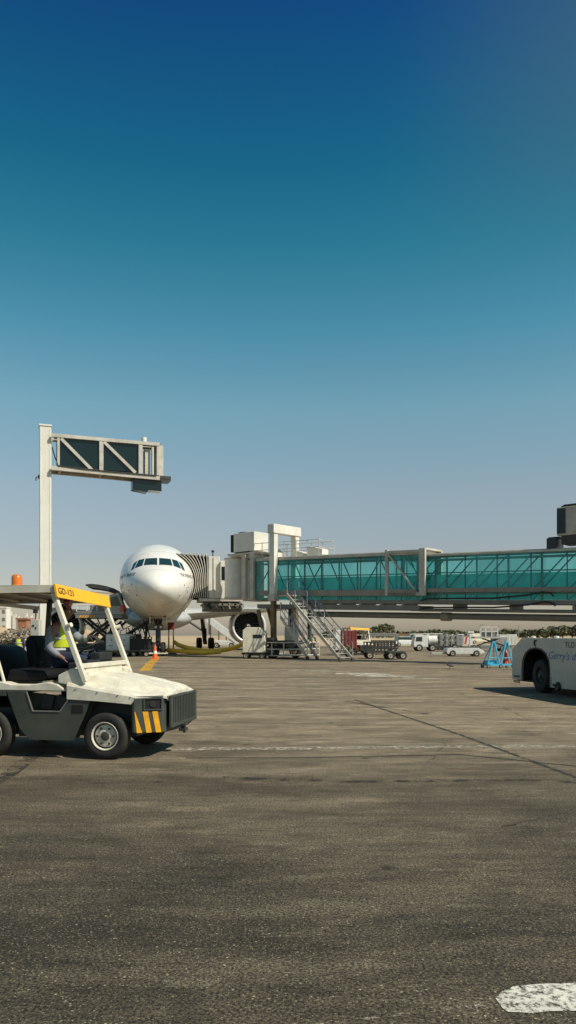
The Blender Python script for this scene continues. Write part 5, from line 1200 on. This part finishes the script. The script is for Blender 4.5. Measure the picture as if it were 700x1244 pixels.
# ------------------------------------------------------------------ vehicles on the far apron, right of the stairs
t2 = dup(tractor, skip=('lettering',)); t2.location = G(441, 795.4); t2.rotation_euler = (0, 0, R(-72)); t2['label'] = 'distant cream tow tractor with yellow canopy behind the baggage carts'
def cart(label, loc, rz, L=2.5, group='baggage carts behind the stairs', canopy=False, sides=True):
    c = thing('baggage_cart', label, 'baggage cart', loc, rz, group); q = MB(); q.bx(-L/2, L/2, -.7, .7, .42, .54); bed = q.build('bed', 'darksteel', c, bevel=.015)
    for x in (-L*.36, L*.36):
        for y in (-.6, .6): add_wheel(c, (x, y, .26), .26, .18, side=(-1 if y < 0 else 1), detail=False, n=16)
    if sides:
        for y in (-.68, .68):
            q = MB(); n = 9
            for k in range(n): x = -L/2+.05+k*(L-.1)/(n-1); q.bx(x-.045, x+.045, y-.025, y+.025, .54, 1.15)
            q.bx(-L/2, L/2, y-.03, y+.03, 1.1, 1.18).bx(-L/2, L/2, y-.03, y+.03, .80, .86); q.build('side_rail', 'darksteel', c)
    if canopy:
        q = MB(); q.prism([(-L/2, 1.55), (-L/2+.25, 1.82), (L/2-.25, 1.82), (L/2, 1.55), (L/2-.05, 1.5), (-L/2+.05, 1.5)], -.75, .75); q.build('canopy', 'steel', c, bevel=.02)
        for x in (-L/2+.06, L/2-.06):
            for y in (-.66, .66): q = MB(); q.bx(x-.03, x+.03, y-.03, y+.03, .54, 1.52); q.build('post', 'steel', c)
    q = MB(); q.beam((-L/2, 0, .38), (-L/2-.7, 0, .36), .07).tube([(-L/2-.7, -.06, .36), (-L/2-.7, .06, .36)], .06, 8); q.build('drawbar', 'darksteel', c)
    return c
cart('dark slat-sided baggage cart at the foot of the stairs', G(461, 800.2), R(2), 2.05)
cart('flat open baggage cart behind the slat-sided one', G(480, 801), R(4), 1.15, sides=False)
cart('grey covered baggage cart standing behind the dark slatted one', G(464, 794.2), R(1), 2.7, canopy=True)
# red container on a dolly with a white-ended truck beside it
c = G(421, 796); rc = thing('cargo_container', 'red-brown curtain-sided cargo container behind the stairs', 'container', c, R(3))
q = MB(); q.bx(-.55, .75, -.8, .8, .55, 2.0); bx_ = q.build('box', 'red', rc, bevel=.02)
for k in range(5): q = MB(); x = -.48+k*.28; q.bx(x-.02, x+.02, -.83, -.80, .58, 1.97); q.build('rib', 'red', bx_)
q = MB(); q.bx(-.98, -.56, -.78, .78, .5, 2.05); q.build('end_panel', 'white', rc, bevel=.02)
q = MB(); q.bx(-1.0, .8, -.75, .75, .36, .52); q.build('bed', 'darksteel', rc)
for x in (-.7, .5):
    for y in (-.65, .65): add_wheel(rc, (x, y, .2), .2, .14, side=(-1 if y < 0 else 1), detail=False, n=16)
# compact white truck with tanks and racks
c = G(511, 791); tk = thing('service_truck', 'compact white cab-over service truck facing left on the far apron', 'truck', c, R(182))
q = MB(); q.prism([(-.62, .42), (.80, .42), (.84, .8), (.70, 1.55), (.62, 1.62), (-.62, 1.62)], -.7, .7); cabn = q.build('cab', 'white', tk, bevel=.04)
for y in (-.715, .715): q = MB(); q.prism([(-.02, 1.02), (.62, 1.02), (.56, 1.45), (-.02, 1.45)], y-.01, y+.01); q.build('side_window', 'cockpit_glass', cabn)
q = MB(); q.bx(.74, .80, -.6, .6, 1.0, 1.45); q.build('windscreen', 'cockpit_glass', cabn)
q = MB(); q.bx(-4.2, -.6, -.55, .55, .38, .55); q.build('chassis', 'darksteel', tk)
for x in (.25, -1.1, -3.4):
    for y in (-.62, .62): add_wheel(tk, (x, y, .36), .36, .22, side=(-1 if y < 0 else 1), detail=False, n=18)
q = MB(); q.tube([(-.75, 0, 1.12), (-1.7, 0, 1.12)], .48, 18); q.build('tank', 'white', tk, smooth=True, angle=40)
for k in range(4):
    x = -1.95-k*.55; q = MB()
    for a_ in (-.55, .55): q.bx(x-.05, x+.05, a_-.05, a_+.05, .55, 1.75)
    q.bx(x-.05, x+.05, -.55, .55, 1.66, 1.75).bx(x-.05, x+.05, -.55, .55, 1.1, 1.18); q.build('rack_frame', 'steel', tk)
for z in (.70, 1.22): q = MB(); q.bx(-3.6, -1.95, -.5, .5, z, z+.32); q.build('equipment_case', 'steel', tk, bevel=.03)
# low white transporter
c = G(563, 797.2); lt = thing('pallet_transporter', 'low flat white transporter on the far apron behind the pigeon', 'transporter', c, R(-2))
q = MB(); q.prism([(-1.35, .18), (1.20, .18), (1.5, .28), (1.38, .42), (1.05, .62), (-1.35, .62), (-1.42, .4)], -.8, .8); k = q.build('body', 'white', lt, bevel=.03)
for x in (-.95, .85):
    for y in (-.76, .76): add_wheel(lt, (x, y, .24), .24, .18, side=(-1 if y < 0 else 1), detail=False, n=18)
q = MB(); q.bx(-1.2, .9, -.7, .7, .62, .70); q.build('deck', 'steel', lt)
q = MB(); q.bx(-2.5, -1.4, -.5, .5, .16, .3); q.build('tail_plate', 'greywhite', lt)
# T-topped lighting mast and raised loader with white railings
c = G(572, 789); lm = thing('floodlight_cart', 'white T-topped mast on a small cart behind the low transporter', 'light mast', c)
q = MB(); q.bx(-.17, .17, -.15, .15, .3, 1.85); q.build('mast', 'white', lm); q = MB(); q.prism([(-.38, 1.9), (.38, 1.9), (.28, 2.12), (-.28, 2.12)], -.2, .2); q.build('lamp_head', 'white', lm)
q = MB(); q.bx(-.6, .6, -.5, .5, .18, .34); q.build('cart', 'steel', lm)
for x in (-.4, .4): add_wheel(lm, (x, -.45, .18), .18, .12, detail=False, n=14)
c = G(594, 791); rl_ = thing('raised_loader', 'raised white-railed loader behind the blue trestle stand', 'loader', c, R(-3))
q = MB(); q.bx(-1.7, 1.6, -1, 1, .3, .6); ch2 = q.build('chassis', 'steel', rl_, bevel=.02)
for x in (-1.3, 1.2):
    for y in (-.9, .9): add_wheel(ch2, (x, y, .32), .32, .22, side=(-1 if y < 0 else 1), detail=False, n=16)
for s in (1, -1): q = MB(); q.beam((-1.3*s, -.8, .6), (1.0*s, -.8, 1.35), .14, .16, up=(0, 1, 0)); q.build('scissor_arm', 'darksteel', rl_)
q = MB(); q.bx(-1.6, 1.5, -1, 1, 1.30, 1.48); q.build('platform', 'greywhite', rl_)
q = MB()
for x in (-1.0, -.5, .1, .7): q.bx(x-.05, x+.05, -.95, -.85, 1.48, 2.5)
q.bx(-1.0, .7, -.95, -.85, 1.95, 2.05).bx(-1.05, .75, -.95, -.85, 2.4, 2.5); q.build('railing', 'white', rl_)
q = MB(); q.bx(-.8, .5, -.6, .5, 1.48, 2.1); q.build('machinery', 'steel', rl_, bevel=.03)
q = MB(); q.bx(1.0, 2.6, -.6, .6, 1.45, 1.62); q.build('bridge_plate', 'white', rl_)
# red and white barrier boards
c = G(564.5, 788); bb = thing('barrier_board', 'small red and white barrier board left of the white mast', 'barrier', c)
q = MB(); q.bx(-.55, .55, -.04, .04, .55, 1.4); pn = q.build('board', 'white', bb)
for x in (-.35, .1): q = MB(); q.prism([(x-.14, .56), (x+.1, .56), (x+.26, 1.39), (x+.02, 1.39)], -.05, -.041); q.build('stripe', 'red2', pn)
for x in (-.45, .45): q = MB(); q.beam((x, 0, 0), (x, 0, .55), .06); q.build('leg', 'steel', bb)
# small parked car at far left of the trucks
def car(label, loc, rz):
    c = thing('parked_car', label, 'car', loc, rz, 'small cars parked on the far apron')
    secs = []
    for x, z0, z1, w_ in ((-2.0, .35, .75, .70), (-1.9, .28, .92, .80), (-.9, .26, .98, .85), (.9, .26, .95, .85), (1.85, .28, .80, .80), (2.05, .38, .66, .66)):
        secs.append([Vector((x, y*w_, z)) for y, z in ((-1, z0), (-1.02, (z0+z1)/2), (-.92, z1), (.92, z1), (1.02, (z0+z1)/2), (1, z0))])
    q = MB(); q.loft(secs); q.build('body', 'white', c, bevel=.04, smooth=True, angle=40)
    q = MB(); q.loft([[Vector((x, y, z)) for x, y in ((-1.55+k, -.74), (1.0-k*1.6, -.74), (1.0-k*1.6, .74), (-1.55+k, .74))] for k, z in ((0, .95), (.28, 1.38))]); q.build('windows', 'cockpit_glass', c, bevel=.03)
    q = MB(); q.bx(-1.25, .52, -.66, .66, 1.37, 1.43); q.build('roof', 'white', c, bevel=.03)
    for x in (-1.25, 1.25):
        for y in (-.76, .76): add_wheel(c, (x, y, .31), .31, .2, side=(-1 if y < 0 else 1), detail=False, n=16)
    return c
car('small white car parked before the tan house', G(493, 785.5), R(8))
# people in yellow vests
small_person('worker in a yellow vest walking on the far left beyond the tractor seat', G(23, 811), R(95), 'navy')
small_person('worker in a yellow vest crouching beside the foot of the big stairs', G(423.5, 800.2), R(215), 'shirt', arm=.4, crouch=True)
small_person('worker in a yellow vest seen under the stairs in the distance', G(380, 794.5), R(-80), 'navy')
# pigeon on the apron
c = G(546.5, 812.6); pg = thing('pigeon', 'dark pigeon standing alone on the apron below the low transporter', 'bird', c, R(150))
S = 1.25
J = [((.02*S, 0, .13*S), .055*S), ((-.07*S, 0, .12*S), .042*S), ((-.17*S, 0, .10*S), (.03*S, .010*S)), ((.08*S, 0, .165*S), .040*S), ((.105*S, 0, .215*S), .025*S), ((.12*S, 0, .25*S), .026*S), ((.165*S, 0, .245*S), .006*S)]
q = MB(); mesh_to_mb(q, skin_mesh(J, [(0, 1), (1, 2), (0, 3), (3, 4), (4, 5), (5, 6)], 2)); q.build('body', 'pigeon', pg, smooth=True, angle=80)
for s in (-1, 1):
    q = MB(); q.loft([[Vector((x*S, s*(.05+o)*S, z*S)) for x, z in ((.07, .17), (.0, .175), (-.14, .13), (-.18, .105), (-.05, .10), (.05, .115))] for o in (0, .012)]); q.build('wing', 'steel', pg, bevel=.004)
    q = MB(); q.tube([(.0, s*.025*S, .09*S), (.01*S, s*.03*S, .005)], .006, 5).tube([(-.02*S, s*.03*S, .006), (.05*S, s*.03*S, .006)], .005, 5); q.build('leg', 'red', pg)

# ------------------------------------------------------------------ far background
def tree(label, px, Y, h, wd, kind='leaf', trunk=.25, n=620, name='tree', cat='tree', group='scattered trees along the far airfield edge', leaf=.34, flat=.75):
    c = P(px, HOR, Y); c.z = 0; t = thing(name, label, cat, c, random.random()*6, group); rnd = random.Random(int(px*37+Y))
    q = MB(); th = h*trunk; q.tube([(0, 0, 0), (.1, .05, th*.6), (0, .1, th+h*.2)], h*.035, 7, h*.018)
    for k in range(4): a = k*1.6+rnd.random(); q.tube([(0, .05, th*.8), (math.cos(a)*wd*.2, math.sin(a)*wd*.2, th+h*.25), (math.cos(a)*wd*.36, math.sin(a)*wd*.36, th+h*.45)], h*.016, 5, h*.006)
    q.build('trunk', 'bark', t)
    cl = []
    for k in range(rnd.randint(9, 13)):
        a = rnd.random()*6.28; r = wd*.5*math.sqrt(rnd.random())*.8; z = th+(h-th)*(.18+.66*rnd.random())*(1-.35*(r/(wd*.5))**2); cl.append((Vector((math.cos(a)*r, math.sin(a)*r, z)), (h-th)*rnd.uniform(.20, .36)))
    q = MB()
    for k in range(n):
        cc, rr = rnd.choice(cl); u = Vector((rnd.gauss(0, 1), rnd.gauss(0, 1), rnd.gauss(0, 1))).normalized(); p = cc+Vector((u.x*rr*1.25, u.y*rr*1.25, u.z*rr*flat))*(rnd.random()**.45)
        if p.z < .1: p.z = .1+rnd.random()*.3
        a = Vector((rnd.gauss(0, 1), rnd.gauss(0, 1), rnd.gauss(0, .6))).normalized(); b2 = a.cross(Vector((rnd.gauss(0, 1), rnd.gauss(0, 1), rnd.gauss(0, 1)))).normalized(); s = leaf*rnd.uniform(.6, 1.3)
        q.add([p-a*s-b2*s*.6, p+a*s-b2*s*.5, p+a*s*.8+b2*s*.6, p-a*s*.7+b2*s*.5], [(0, 1, 2, 3)])
    q.build('crown', kind, t); return t
TL = 'dry green bush or tree in the hazy row along the far airfield edge'
tree('broad dark tree standing tallest above the far buildings left of the truck', 465, 235, 5.4, 7.2, group=None, n=1100)
tree('low spreading tree beside the tallest far tree', 481, 240, 3.9, 6.2, group=None, n=800)
for k, px in enumerate((398, 409, 421, 433, 449, 476, 503, 512, 524, 538, 549, 560, 574, 588, 600, 612, 624, 636, 648)):
    Y = 250+(k*37 % 50); tree(TL, px, Y, 3.3+(k*13 % 7)*.17, 4.6+(k*7 % 5)*.5, n=520)
for k in range(26): tree(TL, 394+k*10.2+(k*31 % 7), 262+(k*29 % 40), 2.7+(k*17 % 6)*.14, 5.2+(k*5 % 4)*.5, n=360)
for k, (px, hh) in enumerate(((664, 4.0), (674, 4.6), (684, 5.1), (695, 5.4), (706, 5.6))):
    tree('taller dark tree in the clump above the pushback tug', px, 225, hh, 6.2, n=900, group='tree clump above the tug')
def house(label, px0, px1, top, Y, wall, wins=3, roof='tan_wall', group=None, cat='building', name='building'):
    a = P(px0, HOR, Y); b2 = P(px1, HOR, Y); w_ = b2.x-a.x; h = EYE-(top-HOR)/F*Y; t = thing(name, label, cat, Vector(((a.x+b2.x)/2, Y, 0)), R(random.uniform(-6, 6)), group); D = max(4, w_*.7)
    q = MB(); q.bx(-w_/2, w_/2, 0, D, 0, h); q.build('wall', wall, t)
    q = MB(); q.bx(-w_/2-.2, w_/2+.2, -.2, D+.2, h, h+.03*h+.1); q.build('roof', roof, t)
    if wins:
        rows = max(1, int(h/3.2))
        for r in range(min(rows, 4)):
            for k in range(wins):
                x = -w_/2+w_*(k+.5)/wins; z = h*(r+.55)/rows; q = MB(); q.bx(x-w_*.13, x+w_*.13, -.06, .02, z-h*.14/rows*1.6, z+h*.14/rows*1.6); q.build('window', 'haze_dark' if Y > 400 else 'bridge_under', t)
    return t
house('tan house with a lower red-tan roof right of the tallest far tree', 479, 499, 770.5, 205, 'tan_wall', 2, 'brown_wall')
house('long low tan building behind the white service truck', 520, 556, 773.2, 215, 'tan_wall', 5)
house('low tan building behind the barrier board', 560, 584, 773.2, 212, 'tan_wall', 4)
house('flat cream building behind the yellow tractor canopy', 430, 452, 771.6, 215, 'haze_wall', 3)
house('grey concrete block at the far left edge', -6, 8, 739, 330, 'haze_wall', 2, 'haze_wall')
for k, (a, b2, t_) in enumerate(((9.5, 13.5, 744), (15.5, 19, 747), (20.5, 22.5, 749), (23.5, 28, 750.5), (30, 32.5, 746), (33, 36, 749.5), (36.5, 38.5, 747.5), (40, 44, 750))):
    house('pale tower in the hazy skyline seen through the tractor cab', a, b2, t_, 900, 'haze_wall', 0, 'haze_wall', group='pale skyline towers')
house('red-brown shed standing above the scrub mound on the left', 21, 32, 752.5, 120, 'brown_wall', 0, 'brown_wall')
# scrub mound on the left and a low sandy ridge beyond the apron
def mound(name, x0, x1, y0, y1, h, m_, seed):
    rnd = random.Random(seed); n = 40; k = 8; q = MB(); vs = []
    ph = [rnd.random()*6 for _ in range(6)]
    for i in range(n+1):
        for j in range(k+1):
            u, v = i/n, j/k; e = math.sin(math.pi*min(1, max(0, v)))*min(1, u*6, (1-u)*6); z = h*e*(.72+.18*math.sin(u*14+ph[0])+.12*math.sin(u*31+ph[1]+v*4)+.06*math.sin(u*67+ph[2]))
            vs.append((x0+(x1-x0)*u, y0+(y1-y0)*v+2*math.sin(u*9+ph[3]), z-.02))
    q.add(vs, [(i*(k+1)+j, (i+1)*(k+1)+j, (i+1)*(k+1)+j+1, i*(k+1)+j+1) for i in range(n) for j in range(k)])
    return tag(q.build(name, m_, smooth=True, angle=80), kind='structure')
mound('earth_mound', -62, -24, 96, 128, 3.2, 'sand', 3)
mound('sand_ridge', -70, 75, 170, 215, 1.25, 'sand', 5)
for k, (px, Y, h, w_) in enumerate(((2, 94, 2.4, 3.0), (9, 97, 2.1, 2.8), (15, 95, 2.5, 2.6), (21, 98, 3.0, 2.8), (28, 94, 2.6, 2.8), (34, 97, 3.3, 3.0), (39, 95, 2.4, 2.6), (31, 103, 4.2, 3.2), (37, 105, 4.6, 3.4), (12, 104, 3.3, 3.4), (-4, 100, 3.2, 3.4), (46, 100, 3.2, 3))):
    tree('dry brown scrub bush on the mound at the far left', px, Y, h*.78, w_*.8, 'scrub', .1, 300, 'scrub_bush', 'bush', 'dry scrub on the left mound', .16)
for k, (px, py, s, m_) in enumerate(((31, 796, .8, 'white'), (34, 789, .7, 'tan_wall'), (16, 787, .7, 'white'), (3, 786, .9, 'beige'))):
    c = G(px, py); bl = thing('concrete_block', ['white concrete block standing just behind the left worker', 'tan block lying right of the left worker', 'small white block left of the left worker', 'beige block at the far left edge under the scrub'][k], 'block', c, R(k*17-8)); q = MB(); q.prism([(-.55*s, 0), (.55*s, 0), (.48*s, .85*s), (-.48*s, .85*s)], -.4*s, .4*s); q.build('block', m_, bl, bevel=.03)

# more of the crowded row on the far apron, and clutter by the nose
def uld(label, loc, rz, m_='steel'):
    c = thing('freight_container', label, 'container', loc, rz, 'silver freight containers on the far apron'); q = MB(); q.prism([(-.75, .32), (.55, .32), (.78, .75), (.78, 1.75), (-.75, 1.75)], -.75, .75); b_ = q.build('shell', m_, c, bevel=.02)
    for x in (-.5, 0, .5): MB().bx(x-.025, x+.025, -.775, -.75, .5, 1.7).build('rib', 'alu', b_)
    MB().bx(-.85, .85, -.8, .8, .2, .315).build('bed', 'darksteel', c)
    for x in (-.6, .6):
        for y in (-.7, .7): add_wheel(c, (x, y, .14), .14, .1, side=-1, detail=False, n=12)
for k, (px, py) in enumerate(((532, 789.6), (541, 789.2), (553, 788.6), (606, 787.5), (618, 787))): uld('silver-grey freight container on a low bed in the crowded far row', G(px, py), R(4+k*3), ('steel', 'greywhite', 'alu', 'steel', 'greywhite')[k])
def van(label, loc, rz, m_):
    c = thing('delivery_van', label, 'van', loc, rz, None); q = MB(); q.prism([(-2.3, .4), (2.3, .4), (2.35, .95), (1.75, 1.15), (1.2, 1.95), (-2.3, 2.0)], -.9, .9); b_ = q.build('body', m_, c, bevel=.06)
    q = MB(); q.prism([(1.78, 1.16), (1.25, 1.86), (1.21, 1.86), (1.70, 1.16)], -.8, .8); q.build('windscreen', 'cockpit_glass', b_)
    for y in (-.905, .905): MB().prism([(.45, 1.2), (1.55, 1.2), (1.1, 1.8), (.45, 1.8)], y-.008, y+.008).build('side_window', 'cockpit_glass', b_)
    for x in (-1.5, 1.5):
        for y in (-.82, .82): add_wheel(c, (x, y, .35), .35, .22, side=(-1 if y < 0 else 1), detail=False, n=16)
van('white van far behind between the service truck and the containers', G(522, 782.6), R(170), 'white'); van('beige van far behind right of the white mast', G(583, 782), R(12), 'beige'); van('grey van far off right of the tan house', G(505, 781.8), R(185), 'greywhite')
def pole(label, px, Y, h):
    c = P(px, HOR, Y); c.z = 0; t = thing('lamp_post', label, 'lamp post', c, 0, None); MB().tube([(0, 0, 0), (0, 0, h)], .09, 8, .05).build('post', 'steel', t); MB().box((0, 0, h+.06), (1.0, .3, .12)).build('lamp_head', 'steel', t)
pole('thin lamp post left of the broad dark tree', 441, 190, 3.6); pole('thin lamp post between the blue stand and the raised loader', 586, 190, 4.2); pole('thin lamp post near the left edge of the tug', 630, 200, 4.0)
c = G(165, 794); lg = thing('luggage_cart', 'open cart heaped with dark suitcases behind the white power unit', 'baggage cart', c, R(5)); MB().bx(-1.0, 1.0, -.6, .6, .4, .5).build('bed', 'darksteel', lg)
rj = random.Random(8)
for x in (-.7, .7):
    for y in (-.5, .5): add_wheel(lg, (x, y, .2), .2, .14, side=(-1 if y < 0 else 1), detail=False, n=14)
for k in range(7):
    sc_ = thing('suitcase', ('black', 'navy blue', 'red', 'grey', 'black', 'brown', 'navy blue')[k]+' suitcase heaped on the open luggage cart behind the power unit', 'suitcase', c+Vector((-.75+k % 4*.48, -.1+.1*(k % 2), .5+(k//4)*.62)), R(rj.uniform(-15, 15)), 'suitcases on the luggage cart'); MB().bx(-.21, .21, -.14, .14, 0, .6).build('case', ('black', 'navy', 'red', 'steel', 'black', 'grease', 'navy')[k], sc_, bevel=.04); MB().tube([(-.08, 0, .6), (-.08, 0, .64), (.08, 0, .64), (.08, 0, .6)], .012, 5).build('handle', 'black', sc_)
small_person('worker in a yellow vest standing under the loader left of the white power unit', G(118, 797), R(20), 'navy', arm=.3)

# dark belt loader slanting up under the nose
bl_ = thing('belt_loader', 'dark belt loader slanting up under the left side of the airliner nose', 'belt loader', P(168, 772, 62)-Vector((0, 0, EYE)), R(2))
def kx(px): return (px-168)/F*62
def kz(py): return EYE-(py-HOR)/F*62
q = MB(); q.bx(kx(152), kx(184), -.9, .9, .45, .95); cb_ = q.build('chassis', 'darksteel', bl_, bevel=.03)
for x in (156, 180):
    for y in (-.8, .8): add_wheel(cb_, (kx(x), y, .35), .35, .24, side=(-1 if y < 0 else 1), detail=False, n=18)
for y in (-.55, .55): MB().beam((kx(146), y, kz(776)), (kx(185), y, kz(752.5)), .08, .30, up=(0, 1, 0)).build('conveyor_rail', 'darksteel', bl_)
MB().beam((kx(146), 0, kz(775)), (kx(185), 0, kz(751.5)), 1.0, .08).build('belt', 'black', bl_)
q = MB()
for k in range(6): t = k/5; x = 148+36*t; q.tube([(kx(x), -.6, kz(775-23*t)), (kx(x), -.6, kz(766.5-23*t*.8))], .035, 6)
q.tube([(kx(148), -.6, kz(766.5)), (kx(184), -.6, kz(748.1))], .035, 6); q.build('handrail', 'steel', bl_)
for x, z in ((158, 768), (176, 757)): MB().beam((kx(x), 0, .9), (kx(x+3), 0, kz(z)), .2, .16).build('support', 'darksteel', bl_)
for k in range(4): MB().tube([(kx(158+6*k), -.7, kz(763-3*k)), (kx(161+6*k), -.85, kz(771-2*k)), (kx(165+5*k), -.7, kz(767-3*k)), (kx(168+5*k), -.5, kz(774))], .05, 6).build('hose', 'black', bl_, smooth=True)
